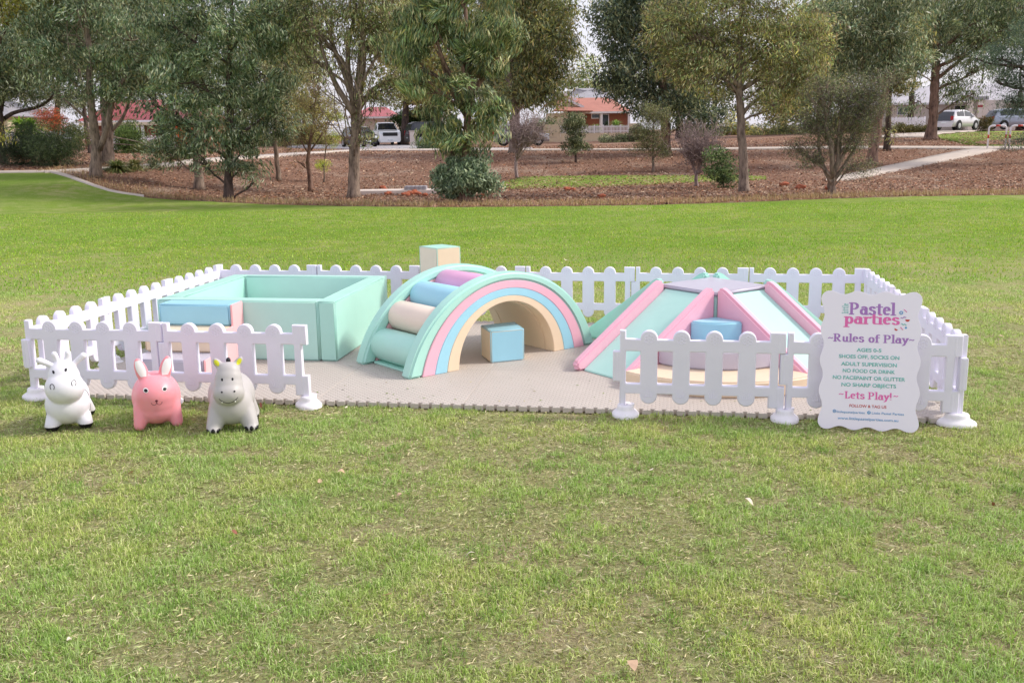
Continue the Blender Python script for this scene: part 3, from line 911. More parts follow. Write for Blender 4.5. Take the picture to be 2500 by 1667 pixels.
# hippo
h0 = E(1.885, -.655)
hip = thing('hippo_hopper', 'grey inflatable bouncy hippo toy with lime ears and black toenails', 'bouncy toy', (h0.x, h0.y, .004), R(14))
bm = bmesh.new()
add_sphere(bm, (0, .20, .205), .158, 4, (.98, 1.35, 1.0))
add_sphere(bm, (0, .06, .175), .142, 4, (.98, .92, .98))
add_sphere(bm, (-.008, -.045, .278), .103, 4, (1.0, .88, .82))
add_sphere(bm, (-.006, -.03, .320), .096, 4, (.98, .82, .9))
add_sphere(bm, (-.004, -.015, .365), .089, 4, (.99, .85, .95))
add_sphere(bm, (0.0, -.005, .405), .074, 4, (1.04, .88, .95))
for sx in (-1, 1):
    capsule(bm, (sx * .08, .04, .14), (sx * .118, -.01, .045), .074, .053)
    add_sphere(bm, (sx * .122, -.035, .030), .042, 3, (1.05, 1, .75))
    capsule(bm, (sx * .08, .27, .14), (sx * .125, .30, .045), .074, .053)
    add_sphere(bm, (sx * .13, .275, .030), .042, 3, (1.05, 1, .75))
    for i in range(8):
        t = i / 7; add_sphere(bm, (sx * (.052 + .028 * t), .01, .445 + .040 * t), .017 + .013 * math.sin(PI * (.25 + .6 * t)), 2, (1, .6, 1))
    add_sphere(bm, (sx * .037 - .006, -.118, .303), .012, 2)
capsule(bm, (0, .40, .25), (0, .43, .19), .014, .014, 5)
me = fuse(bm, .006, 26); me.materials.append(M['hippo'])
link('body', me, None, hip)
on = face_tools(me)
for sx in (-1, 1):
    disc_on(on, sx * .0325 - .008, .376, .0062, .0092, 'eye', M['blackp'], hip, dome=.002)
    disc_on(on, sx * .039 - .007, .303, .0062, .0055, 'nostril', M['blackp'], hip, dome=.0005)
    disc_on(on, sx * .070, .471, .0135, .023, 'inner_ear', M['yellowp'], hip, off=.0012, rot=-sx * .55)
    disc_on(on, sx * .040 - .009, .2325, .005, .006, 'tooth', M['whitep'], hip, dome=.004)
    for k in range(3):
        x = sx * .122 + (k - 1) * .034; z = .026
        disc_on(on, x, z + .004 * (1 - abs(k - 1)), .0125, .017, 'toenail', M['blackp'], hip, off=.001, dome=.004)
line_on(on, [(-.009 + x, .233 + 10.5 * x * x * .9 - .006) for x in np.linspace(-.058, .060, 20)], .0019, 'mouth', M['blackp'], hip)
bm = bmesh.new()
for i in range(6): add_sphere(bm, (0.002, .02 + i * .03, .478 - .02 * i * (i * .22)), .021 - .0012 * i, 3, (.75, .9, 1.0))
link('mane', fuse(bm, .004, 3), M['blackp'], hip)

# ------------------------------------------------------------------ rules sign
SW, SH = .628, .905
sc_ = E(5.995, -.203)
sgn = thing('rules_sign', 'white wavy edged play rules sign leaning on the front right fence panel', 'sign', (sc_.x, sc_.y, .004), 0)
sgn.rotation_euler = Matrix.Rotation(EROT + math.atan2(-.046, .623), 4, 'Z').to_3x3().to_4x4().to_euler()
Q = (Matrix.Rotation(EROT + math.atan2(-.046, .623), 4, 'Z') @ Matrix.Rotation(R(90 - 13.0), 4, 'X'))
sgn.rotation_euler = Q.to_euler()
# local: x right, y up the board, z towards the camera
def wavy(n=300):
    hw, hh = SW / 2 - .004, SH / 2; A, rc_ = .0125, .055
    pts = []
    def side(p0, p1, lobes, nrm):
        m = 60
        for i in range(m):
            s = i / m; p = p0.lerp(p1, s)
            w = -A * (1 - math.cos(2 * PI * lobes * s)) * .9 + A * .6
            pts.append(tuple(p + nrm * w))
    hw -= .01
    x0, x1, y0, y1 = -hw, hw, .012, SH - .012; r = .045
    side(Vector((x0 + r, y0)), Vector((x1 - r, y0)), 3, Vector((0, -1)))
    pts.extend(arc_pts(x1 - r, y0 + r, r + .008, -90, 0, 10)[1:-1])
    side(Vector((x1, y0 + r)), Vector((x1, y1 - r)), 4, Vector((1, 0)))
    pts.extend(arc_pts(x1 - r, y1 - r, r + .008, 0, 90, 10)[1:-1])
    side(Vector((x1 - r, y1)), Vector((x0 + r, y1)), 3, Vector((0, 1)))
    pts.extend(arc_pts(x0 + r, y1 - r, r + .008, 90, 180, 10)[1:-1])
    side(Vector((x0, y1 - r)), Vector((x0, y0 + r)), 4, Vector((-1, 0)))
    pts.extend(arc_pts(x0 + r, y0 + r, r + .008, 180, 270, 10)[1:-1])
    return pts
bme = curve_mesh([wavy()], .0045, .0012, 1); bme.shade_smooth(); bme.set_sharp_from_angle(angle=R(40))
board = link('board', bme, M['board'], sgn)
def ink(name, c): return plain(name, c, rough=.5, var=0.01, bs=0)
INK = {'purple': ink('purple_ink', '#a878bd'), 'pink': ink('pink_ink', '#e66bb0'), 'teal': ink('teal_ink', '#6fc0b6'),
       'red': ink('red_ink', '#c43c34'), 'blue': ink('blue_ink', '#5f9fce')}
ZT = .0062
def text(s, cx, cy, w, h, ink_, bold=0.0, space=1.0, name='lettering'):
    cu = bpy.data.curves.new('t', 'FONT'); cu.body = s; cu.align_x = 'CENTER'; cu.size = 1; cu.offset = bold; cu.space_character = space
    cu.extrude = .0
    o = bpy.data.objects.new('t', cu); COL.objects.link(o)
    me = bpy.data.meshes.new_from_object(o.evaluated_get(bpy.context.evaluated_depsgraph_get()))
    bpy.data.objects.remove(o)
    v = np.array([x.co[:] for x in me.vertices]); mn, mx = v.min(0), v.max(0)
    sx = w / (mx[0] - mn[0]); sy = h / .73
    for x in me.vertices:
        x.co = (cx + (x.co.x - (mn[0] + mx[0]) / 2) * sx, cy + x.co.y * sy, ZT)
    bm_ = bmesh.new(); bm_.from_mesh(me)
    r_ = bmesh.ops.extrude_face_region(bm_, geom=bm_.faces[:])
    for g in r_['geom']:
        if isinstance(g, bmesh.types.BMVert): g.co.z += .0006
    bm_.to_mesh(me); bm_.free()
    return link(name, me, INK[ink_], board)

# heavy display lettering drawn with a broad nib: thick uprights, thin cross strokes
def A_(cx, cy, rx, ry, a0, a1, n=14): return [(cx + rx * math.cos(R(a0 + (a1 - a0) * i / n)), cy + ry * math.sin(R(a0 + (a1 - a0) * i / n))) for i in range(n + 1)]
GL = {
 'P': (.60, [[(.12, .0), (.12, .70)], [(.04, .01), (.2, .01)], [(.03, .69), (.14, .69)], [(.12, .69)] + A_(.27, .51, .19, .18, 90, -90) + [(.16, .33)]]),
 'R': (.66, [[(.12, .0), (.12, .70)], [(.04, .01), (.2, .01)], [(.03, .69), (.14, .69)], [(.12, .69)] + A_(.27, .52, .17, .17, 90, -90) + [(.16, .35)], [(.27, .35), (.36, .16), (.50, .02)]]),
 'L': (.50, [[(.12, .0), (.12, .70)], [(.04, .69), (.2, .69)], [(.10, .02), (.36, .02), (.42, .14)]]),
 'a': (.52, [A_(.22, .17, .14, .17, 0, 360), [(.38, .0), (.38, .30)] + A_(.25, .34, .13, .13, 0, 140), [(.38, .02), (.46, .01)]]),
 's': (.44, [A_(.21, .36, .12, .12, 20, 200) + A_(.21, .13, .14, .13, 100, -160)]),
 't': (.38, [[(.17, .64), (.17, .12)] + A_(.25, .10, .08, .09, 180, 300), [(.04, .48), (.32, .48)]]),
 'e': (.48, [[(.10, .27), (.37, .29)] + A_(.23, .25, .15, .23, 10, 310)]),
 'l': (.27, [[(.13, .0), (.13, .74)], [(.04, .01), (.22, .01)], [(.04, .73), (.14, .73)]]),
 'i': (.27, [[(.13, .0), (.13, .46)], [(.05, .45), (.14, .45)], [(.04, .01), (.22, .01)], [(.12, .63), (.14, .65)]]),
 'r': (.40, [[(.12, .0), (.12, .46)], [(.04, .01), (.2, .01)], [(.04, .45), (.13, .45)], [(.13, .34)] + A_(.26, .36, .11, .10, 150, 30)]),
 'p': (.52, [[(.12, -.24), (.12, .46)], [(.03, -.24), (.22, -.24)], [(.04, .45), (.13, .45)], A_(.27, .23, .15, .23, 0, 360)]),
 'u': (.52, [[(.11, .46), (.11, .16)] + A_(.23, .15, .12, .14, 180, 330), [(.37, .46), (.37, .02), (.46, .01)]]),
 'o': (.50, [A_(.24, .23, .16, .23, 0, 360)]),
 'f': (.36, [[(.15, .0), (.15, .56)] + A_(.25, .57, .11, .13, 180, 50), [(.05, .45), (.30, .45)], [(.06, .01), (.24, .01)]]),
 'y': (.50, [[(.08, .46), (.24, .06)], [(.42, .46), (.24, .03), (.16, -.16), (.06, -.2)], [(.03, .45), (.14, .45)], [(.36, .45), (.46, .45)]]),
 '!': (.24, [[(.11, .70), (.11, .24)], [(.10, .05), (.12, .05)]]),
 '~': (.44, [[(.04, .20), (.12, .27), (.22, .23), (.30, .19), (.38, .26)]]),
 ' ': (.30, []),
}
_lay = [0]
def nib(s, cx, cy, w, cap, ink_, rot=0, nx=.080, ny=.032, name='lettering'):
    adv = 0; V, F = [], []
    hexa = [(1, .5), (.55, 1), (-.55, 1), (-1, .5), (-1, -.5), (-.55, -1), (.55, -1), (1, -.5)]
    tot = sum(GL[c][0] for c in s)
    sx = w / tot; sy = cap / .72
    for c in s:
        wd, strokes = GL[c]
        kx = 1.0 if c not in '~' else .55
        for stp in strokes:
            pts = []
            for a, b in zip(stp, stp[1:]):
                m = max(1, int(math.dist(a, b) / .04))
                pts += [(a[0] + (b[0] - a[0]) * i / m, a[1] + (b[1] - a[1]) * i / m) for i in range(m)]
            pts.append(stp[-1])
            for a, b in zip(pts, pts[1:]):
                cloud = [Vector((p[0] + hx * nx * kx, p[1] + hy * ny, 0)) for p in (a, b) for hx, hy in hexa]
                # convex hull in 2D
                q = sorted(set((round(v.x, 6), round(v.y, 6)) for v in cloud))
                def half(q):
                    h = []
                    for p in q:
                        while len(h) > 1 and (h[-1][0] - h[-2][0]) * (p[1] - h[-2][1]) - (h[-1][1] - h[-2][1]) * (p[0] - h[-2][0]) <= 1e-12: h.pop()
                        h.append(p)
                    return h[:-1]
                hull = half(q) + half(q[::-1])
                _lay[0] = (_lay[0] + 1) % 97
                z = ZT + .0002 + _lay[0] * 8e-6
                i0 = len(V)
                for x, y in hull:
                    lx, ly = (adv + x - tot / 2) * sx, y * sy
                    V.append((cx + lx * math.cos(rot) - ly * math.sin(rot), cy + lx * math.sin(rot) + ly * math.cos(rot), z))
                F.append(list(range(i0, len(V))))
        adv += wd
    me = bpy.data.meshes.new(name); me.from_pydata(V, [], F)
    return link(name, me, INK[ink_], board)
def loc(x, y):      # sign photo pixels -> board metres
    cx = 675 - (y - 100) * .059
    return ((x - cx) * .00064, (1462 - (y - .05 * (x - cx))) * .000645)
def put(fn, s, x, y, wpx, hpx, ink_, **k):
    a, b = loc(x, y); fn(s, a, b, wpx * .00064, hpx * .00064, ink_, **k)
put(nib, 'Pastel', 676, 300, 440, 118, 'purple')
put(nib, 'parties', 668, 392, 530, 104, 'pink')
a, b = loc(446, 232); nib('little', a, b, .068, .036, 'teal', rot=R(90), nx=.05)
put(nib, 'Rules of Play', 652, 575, 715, 78, 'purple', nx=.075)
put(nib, '~', 268, 545, 52, 70, 'purple', ny=.035); put(nib, '~', 1038, 582, 52, 70, 'purple', ny=.035)
for s, y, w in (('AGES 0-5', 670, 236), ('SHOES OFF, SOCKS ON', 738, 575), ('ADULT SUPERVISION', 812, 530), ('NO FOOD OR DRINK', 880, 498), ('NO FACEPAINT OR GLITTER', 950, 688), ('NO SHARP OBJECTS', 1020, 520)):
    put(text, s, 632 - (y - 670) * .04, y, w, 37, 'teal', bold=.022)
put(nib, 'Lets Play!', 612, 1140, 450, 70, 'pink', nx=.075)
put(nib, '~', 355, 1108, 48, 66, 'pink', ny=.035); put(nib, '~', 872, 1134, 48, 66, 'pink', ny=.035)
put(text, 'FOLLOW & TAG US', 605, 1225, 352, 29, 'red', bold=.015)
put(text, 'littlepastelparties', 440, 1280, 268, 24, 'blue', bold=.008)
put(text, 'Little Pastel Parties', 792, 1296, 303, 24, 'blue', bold=.008)
put(text, 'www.littlepastelparties.com.au', 600, 1352, 578, 27, 'blue', bold=.012)
def shape(name, pts, ink_, w=.0022, closed=False, z=0):
    mb = MB(); P = [(x, y, ZT + .0006 + z) for x, y in pts]
    if closed: P.append(P[0])
    mb.tube(P, w, 6); return mb.build(name, INK[ink_], board)
def disc(name, x, y, r, ink_, a0=0, a1=360, z=.0003):
    bm = bmesh.new(); vs = [bm.verts.new((x + r * math.cos(R(a)), y + r * math.sin(R(a)), ZT + z)) for a in np.linspace(a0, a1, 25)[:-1 if a1 - a0 == 360 else None]]
    bm.faces.new(vs); return finish(bm, name, INK[ink_], board, 0)
INK['white'] = M['board']
x, y = loc(948, 287); shape('confetti', A_(x, y, .009, .009, 0, 360), 'blue', .003)
x, y = loc(988, 268); shape('confetti', [(x - .009, y + .009), (x + .009, y - .009)], 'pink', .0022)
x, y = loc(967, 335); shape('confetti', [(x + .016 * t, y + .005 * t + .0035 * math.sin(t * 6)) for t in np.linspace(-1, 1, 14)], 'purple', .0022)
x, y = loc(1005, 360); disc('confetti', x, y + .003, .014, 'red', 180, 360)
x, y = loc(970, 403); shape('confetti', [(x + .016 * t, y - .002 * t + .0035 * math.sin(t * 6)) for t in np.linspace(-1, 1, 14)], 'teal', .0025)
x, y = loc(897, 447); disc('confetti', x, y, .011, 'red', 150, 330)
x, y = loc(948, 443); shape('confetti', [(x - .008, y + .009), (x + .008, y - .009)], 'pink', .0022)
x, y = loc(987, 437); disc('confetti', x, y, .007, 'blue')
x, y = loc(285, 1257); shape('photo_app_icon', A_(x, y, .0095, .0095, 0, 360), 'blue', .0016); shape('photo_app_icon', A_(x, y, .0042, .0042, 0, 360), 'blue', .0013)
x, y = loc(614, 1274); disc('page_icon', x, y, .0112, 'blue')
for a in text('f', x + .001, y - .007, .007, .015, 'white', bold=.02).data.vertices: a.co.z += .0008
# ------------------------------------------------------------------ trees
def leaf_cloud(cen, size, cols, droop=.6, w=.2, jit=.3, cl=None):
    """diamond leaves at the centres; returns verts, quads, colours"""
    n = len(cen)
    d = rng.normal(size=(n, 3)); d /= np.linalg.norm(d, axis=1)[:, None]
    d = d * (1 - droop) + np.array([0, 0, -1.0]) * droop
    if cl is not None: d = d + cl[0] * .30
    d /= np.linalg.norm(d, axis=1)[:, None]
    r = rng.normal(size=(n, 3))
    if cl is not None: r = r * .55 + cl[1]
    s = np.cross(d, r); s /= np.linalg.norm(s, axis=1)[:, None] + 1e-9
    ln = size * rng.uniform(.65, 1.35, n)[:, None]; wd = ln * w
    V = np.stack([cen - d * ln / 2, cen + s * wd / 2 - d * ln * .08, cen + d * ln / 2, cen - s * wd / 2 - d * ln * .08], 1)
    q = np.arange(n * 4).reshape(n, 4)
    cols = np.array(cols)[:, :3]
    ci = rng.integers(0, len(cols), n); c = cols[ci] * rng.uniform(1 - jit, 1 + jit, (n, 1))
    c = c * np.array([1.24, 1.20, 1.06])
    if cl is not None: c = c * cl[2]  # brightness per clump: crown shading put into the leaf colour
    return V.reshape(-1, 3), q, np.repeat(c, 4, 0)

def C(*hs): return [srgb(h)[:3] for h in hs]
GUM = C('#637a64', '#536957', '#7a8f76', '#99a98f', '#43573f', '#bcc3ad', '#6f7f57', '#86855f')
GUM2 = C('#7f8f66', '#687850', '#94a077', '#adb38f', '#58673f', '#bcb692', '#97945f', '#86a078')
DARK = C('#57644c', '#485541', '#68755a', '#7f8866', '#979a7e')
OLIVE = C('#7d8358', '#93975f', '#6b7049', '#a39669', '#b0ae6c', '#8b7a5e')
YELLOW = C('#a9a63c', '#8f9a3a', '#b9b04f', '#6f8038')
LIME = C('#8fae45', '#76993c', '#a9c05a', '#5f8236')
TWIG = C('#6e605a', '#857568', '#5b5148', '#6b7048')
RED = C('#9c4c38', '#b25c42', '#7d3c2e', '#8a6a44')
ORANGE = C('#e2582c', '#c9431f', '#f07a3c')

def px(u, v, y): return np.array(AT(u, v, y)[:])

def crown_points(blobs, y, n, clump, spread, seed, depthk=.85, gap=.0):
    g = np.random.default_rng(seed)
    k = 1.063 * y / FPX
    area = np.array([b[2] * b[3] * (b[4] if len(b) > 4 else 1) for b in blobs], float); area /= area.sum()
    out = []; cents = []; o1, o2, o3 = [], [], []
    for b, a in zip(blobs, area):
        m = max(40, int(n * a)); nc = max(5, int(m / (clump * 2.6)))
        c = px(b[0], b[1], y); rx, rz = b[2] * k, b[3] * k; ry = (rx + rz) / 2 * depthk
        d = g.normal(size=(nc, 3)); d /= np.linalg.norm(d, axis=1)[:, None]
        rr = g.uniform(.12, 1, nc)[:, None] ** .5 * g.choice([.92, 1.0, 1.08, 1.24], (nc, 1))
        P = c + d * rr * np.array([rx, ry, rz])
        idx = g.integers(0, nc, m)
        sp = spread * 1.25 * g.uniform(.5, 1.3, nc)[idx][:, None]
        q_ = g.normal(size=(m, 3)); q_ *= np.minimum(1, 1.7 / (np.linalg.norm(q_, axis=1)[:, None] + 1e-6))
        Q = P[idx] + q_ * sp * np.array([1.15, 1.15, .72])
        o1.append(g.normal(size=(nc, 3))[idx]); o2.append(g.normal(size=(nc, 3))[idx]); o3.append(np.exp(g.normal(size=(nc, 1)) * .26)[idx])
        out.append(Q); cents.append((c, P))
    global CLUMP; CLUMP = (np.concatenate(o1), np.concatenate(o2), np.concatenate(o3))
    return np.concatenate(out), cents

def bend(a, b, n, seed, amp=.06, sag=0):
    g = np.random.default_rng(seed); a, b = np.array(a, float), np.array(b, float)
    t = np.linspace(0, 1, n)[:, None]; L = np.linalg.norm(b - a)
    P = a * (1 - t) + b * t
    for f in (1, 2, 3):
        ph = g.uniform(0, 6, 3); P = P + amp * L / f * np.sin(t * PI * f + 0) * np.sin(ph) * (1 if f > 1 else .8)
    P[:, 2] += sag * L * np.sin(t[:, 0] * PI)
    return P

_seed = [100]
def tree(name, label, base, trunk, blobs, n, cols, bark_='bark', leafsize=.15, w=.2, droop=.6, clump=60, spread=.22, limbs=True, y=None,
         twigs=7, cat='tree', group=None, jit=.42, extra=None, limb_r=1.0, split=None, kind_trunk='trunk', bare=0):
    """base: photo point of the foot; trunk: list of (u, v, radius m) going up; blobs: (u, v, ru, rv[, weight])"""
    _seed[0] += 7; sd = _seed[0]
    g = np.random.default_rng(sd)
    B = G(*base) if y is None else Vector((px(base[0], base[1], y)[0], y, 0))
    if y is not None: B.z = float(hill(B.x, B.y))
    yy = B.y
    t = thing(name, label, cat, B, 0, group)
    off = np.array(B[:])
    mb = MB()
    pts = [np.array([B.x, B.y, B.z - .12])] + [px(a, b, yy) for a, b, r in trunk]
    rad = [trunk[0][2] * 1.12] + [r for a, b, r in trunk]
    # slight depth wander, resample
    for i in range(2, len(pts)): pts[i] = pts[i] + np.array([0, g.uniform(-.15, .15), 0])
    P = np.array(pts); d = np.r_[0, np.cumsum(np.linalg.norm(np.diff(P, axis=0), axis=1))]
    m = max(8, int(d[-1] / .22)); s = np.linspace(0, d[-1], m)
    Pr = np.stack([np.interp(s, d, P[:, i]) for i in range(3)], 1); Rr = np.interp(s, d, rad)
    Rr = Rr * (1 + .32 * np.exp(-s / (.22)))
    ker = np.array([.25, .5, .25])
    for _ in range(4):
        Pr[1:-1] = Pr[:-2] * .25 + Pr[1:-1] * .5 + Pr[2:] * .25
    Pr[1:-1] += g.normal(size=(m - 2, 3)) * .012
    mb.tube(Pr - off, Rr * (1 + g.uniform(-.05, .05, m)), 10)
    if split:
        for sp in split:
            q = [px(a, b, yy) + np.array([0, g.uniform(-.25, .25), 0]) for a, b, r in sp]
            q = np.array(q); d2 = np.r_[0, np.cumsum(np.linalg.norm(np.diff(q, axis=0), axis=1))]
            s2 = np.linspace(0, d2[-1], max(6, int(d2[-1] / .25)))
            q2 = np.stack([np.interp(s2, d2, q[:, i]) for i in range(3)], 1)
            for _ in range(2): q2[1:-1] = q2[:-2] * .25 + q2[1:-1] * .5 + q2[2:] * .25
            mb.tube(q2 - off, np.interp(s2, d2, [r for a, b, r in sp]), 8)
    Q, cents = crown_points(blobs, yy, n, clump, spread, sd)
    Q[:, 2] = np.maximum(Q[:, 2], hill(Q[:, 0], Q[:, 1]) + .03)
    CL0 = CLUMP
    if cat in ('shrub', 'hedge'): limb_r = .3
    if limbs:
        Lh = s[-1]
        for c, Pc in cents:
            # leave the trunk somewhat below the clump
            cand = Pr[np.argmin(np.linalg.norm(Pr - (c - np.array([0, 0, .35 * abs(c[0] - B.x) + .4])), axis=1) + (Pr[:, 2] > c[2]) * 1.0)]
            L = np.linalg.norm(c - cand); r0 = np.clip(.022 * L + .012, .015, .11) * limb_r
            path = bend(cand, c, 9, sd + int(abs(c[0]) * 97) % 1000, .07, .08)
            mb.tube(path - off, np.linspace(r0, r0 * .35, 9), 6)
            sel = Pc[g.integers(0, len(Pc), twigs)]
            for e in sel:
                k0 = path[g.integers(4, 9)]
                p2 = bend(k0, e, 6, g.integers(0, 9999), .1, .05)
                mb.tube(p2 - off, np.linspace(r0 * .4 + .004, .004, 6), 4)
    for k in range(bare):
        c, Pc = cents[g.integers(0, len(cents))]
        a0 = Pr[int(len(Pr) * g.uniform(.45, .95))]; e = c + g.normal(size=3) * .5
        mb.tube(bend(a0, e, 8, g.integers(0, 9999), .12, .1) - off, np.linspace(.02, .004, 8), 4)
    mb.build('trunk', M[bark_], t)
    if extra:
        eb, en, ec, es, ew, ed = extra
        Q2, _c = crown_points(eb, yy, en, 60, .13, sd + 1)
        v, q, c = leaf_cloud(Q2 - off, es, ec, ed, ew, jit=jit)
        np_mesh('regrowth', v, quads=q, col=np.clip(c, 0, 1), mat=M['leaf'], parent=t)
    v, q, c = leaf_cloud(Q - off, leafsize, cols, droop, w, jit=jit, cl=CL0)
    # clump shading painted into the leaf colour, lighter and darker through the crown
    nn = np.array([noise.noise(Vector(p) * .9 + Vector((sd, 0, 0))) for p in v[::4][::25]])
    kk = np.repeat(1 + .5 * nn, 25)[:len(v) // 4]; kk = np.r_[kk, np.ones(max(0, len(v) // 4 - len(kk)))]
    np_mesh('crown', v, quads=q, col=np.clip(c * np.repeat(kk, 4)[:, None], 0, 1), mat=M['leaf'], parent=t)
    return t

def dead_shrub(label, base, blob, r0, seed, n=60):
    """many bare forked twigs from a short stem"""
    B = G(*base); t = thing('dead_shrub', label, 'shrub', B); off = np.array(B[:]); yy = B.y
    g = np.random.default_rng(seed); mb = MB(); k = 1.063 * yy / FPX
    c = px(blob[0], blob[1], yy); rx, rz = blob[2] * k, blob[3] * k
    fork = off + np.array([0, 0, (c[2] - rz - off[2]) * .75 + .15])
    mb.tube(bend(off - [0, 0, .1], fork, 6, seed, .05) - off, np.linspace(r0 * 1.3, r0, 6), 8)
    for i in range(9):
        d = g.normal(size=3); d[2] = abs(d[2]) * .5; d /= np.linalg.norm(d)
        m1 = c + d * np.array([rx, rx, rz]) * .55 - np.array([0, 0, rz * .3])
        p1 = bend(fork - [0, 0, g.uniform(0, .25)], m1, 8, g.integers(9999), .1)
        mb.tube(p1 - off, np.linspace(r0 * .55, .012, 8), 5)
        for j in range(n // 8):
            a = p1[g.integers(3, 8)]
            d = g.normal(size=3); d /= np.linalg.norm(d); e = c + d * np.array([rx, rx, rz]) * g.uniform(.6, 1.1)
            p2 = bend(a, e, 7, g.integers(9999), .1)
            mb.tube(p2 - off, np.linspace(.014, .006, 7), 4)
            for q in range(5):
                a2 = p2[g.integers(2, 7)]; e2 = a2 + g.normal(size=3) * .22 + np.array([0, 0, .1])
                mb.tube(np.array([a2, (a2 + e2) / 2 + g.normal(size=3) * .02, e2]) - off, [.009, .007, .005], 3, False)
    mb.build('branches', M['twig'], t)
    return t

BG = 'background trees beyond the houses'
def far_tree(label, u, v, y, blobs, n, cols=DARK, size=.38):
    return tree('distant_tree', label, (u, v), [(u, v - 40, .3), (u + 4, v - 120, .22)], blobs, n, cols, 'bark_dark', size, .45, .3, 40, .9, True, y, 3, group=None)

# --- the row along the lawn edge (photo units 2352 wide)
tree('gum_tree', 'gum tree with dense crown hanging low round its dark trunk, right of the red roof', (525, 456),
     [(525, 440, .155), (524, 390, .14), (526, 330, .125), (530, 240, .11), (522, 140, .09), (535, 40, .07), (525, -90, .05)],
     [(520, 60, 160, 100), (440, 190, 100, 90), (600, 170, 95, 95), (525, 290, 90, 65), (405, 290, 60, 50), (635, 260, 50, 65), (560, 375, 55, 28), (450, 370, 38, 38, .8),
      (640, 60, 60, 90), (400, 70, 80, 80), (520, -90, 190, 100), (500, -190, 140, 90), (580, 330, 60, 35), (350, 240, 35, 50, .7), (590, 415, 20, 16, .5)], 62000, GUM, 'bark_dark', .15, .24, .55, 60, .2)
tree('gum_tree', 'forked gum tree with pale mottled trunk at the left, beside the concrete edging', (220, 404),
     [(219, 392, .20), (222, 330, .175), (214, 270, .14), (206, 200, .12), (205, 120, .10), (190, 20, .085), (180, -100, .05)],
     [(170, 70, 100, 85), (110, 160, 85, 60), (235, 170, 75, 60), (300, 90, 80, 80), (180, -50, 150, 80), (250, -140, 140, 80), (90, 70, 60, 60), (280, 215, 55, 40, .6)], 36000, GUM, 'bark_light', .16, .22, .55, 50, .25, bare=14,
     split=[[(228, 345, .12), (246, 300, .11), (250, 255, .1), (262, 215, .085), (290, 175, .05), (315, 120, .03)], [(214, 290, .06), (180, 255, .05), (150, 235, .035), (110, 190, .02)]])
tree('gum_tree', 'straight dark trunked gum tree just behind the pale forked one', (246, 374), [(246, 360, .24), (247, 300, .22), (243, 230, .2), (240, 120, .18), (245, 0, .13), (245, -120, .06)],
     [(330, 60, 110, 90), (300, 170, 70, 50), (250, -20, 150, 90), (330, 150, 60, 60)], 26000, DARK + GUM[:2], 'bark', .17, .26, .5, 50, .3, split=[[(250, 305, .08), (280, 280, .07), (300, 240, .06), (306, 200, .04)]])
tree('gum_tree', 'thin dark leaning tree between the shrubs and the pale forked gum', (208, 352), [(207, 345, .16), (200, 300, .14), (194, 260, .12), (190, 200, .1), (170, 100, .07)],
     [(150, 215, 70, 32), (185, 240, 50, 30), (60, 190, 70, 55), (130, 120, 100, 60)], 17000, DARK, 'bark_dark', .2, .22, .5, 40, .3)
tree('wattle_tree', 'wattle tree at the left border with yellow green sprays on top', (4, 376), [(2, 365, .2), (0, 300, .18), (-2, 250, .15), (-20, 100, .12)],
     [(10, 130, 60, 60), (50, 200, 60, 40), (-60, 120, 90, 90), (60, 130, 50, 40, .7)], 17000, DARK, 'bark_dark', .2, .2, .5, 40, .3,
     split=[[(0, 276, .09), (30, 256, .08), (70, 252, .07), (110, 235, .05), (125, 215, .03)], [(-2, 255, .09), (10, 200, .07), (20, 150, .05)]])
tree('wattle_tree', 'yellow green feathery foliage of the tree filling the upper left corner', (-40, 400), [(-40, 380, .18), (-30, 250, .15), (-10, 120, .1), (20, 40, .06)],
     [(60, 18, 75, 30), (20, 50, 50, 26), (100, -20, 80, 40), (0, 0, 60, 40), (0, 300, 8, 22)], 15000, YELLOW + OLIVE, 'bark_dark', .13, .14, .5, 50, .16)
tree('gum_tree', 'trunk with rough bark and low leaves between the two left gums', (458, 433), [(458, 420, .17), (455, 370, .16), (452, 300, .13), (445, 180, .1), (440, 60, .07)],
     [(440, 230, 60, 60), (420, 320, 40, 40), (430, 120, 80, 70), (380, 350, 34, 34)], 13000, GUM, 'bark', .16, .22, .55, 50, .25)
tree('gum_tree', 'slim pale trunk leaning left behind the dense blue green gum', (640, 413), [(639, 400, .10), (636, 350, .09), (632, 310, .08), (636, 240, .07), (650, 150, .05)],
     [(645, 240, 50, 50), (655, 140, 70, 60), (640, 40, 70, 70), (640, 300, 30, 18)], 11000, OLIVE + GUM, 'bark_light', .14, .2, .5, 50, .25)
tree('bottlebrush_tree', 'twiggy bottlebrush tree with yellow green and brown foliage, left of the pale sparse gum', (712, 438), [(712, 425, .085), (709, 390, .08), (706, 360, .07), (712, 320, .05), (720, 260, .03)],
     [(715, 240, 60, 45), (692, 300, 40, 45), (752, 285, 45, 50), (735, 200, 50, 30, .6), (690, 375, 12, 12, .5)], 17000, TWIG + OLIVE, 'bark_red', .09, .12, .1, 60, .17, twigs=20,
     split=[[(708, 350, .035), (735, 320, .03), (750, 285, .02)], [(707, 352, .03), (688, 320, .025), (680, 290, .02)]])
tree('bottlebrush_tree', 'bright yellow green sprays hanging in the bottlebrush thicket behind the sparse gum', (742, 418), [(742, 412, .03), (744, 380, .025), (750, 330, .02), (740, 290, .015)],
     [(740, 378, 12, 18), (765, 268, 30, 10), (700, 262, 28, 12), (762, 320, 18, 24, .7)], 5200, YELLOW + LIME, 'bark', .08, .14, .3, 50, .1)
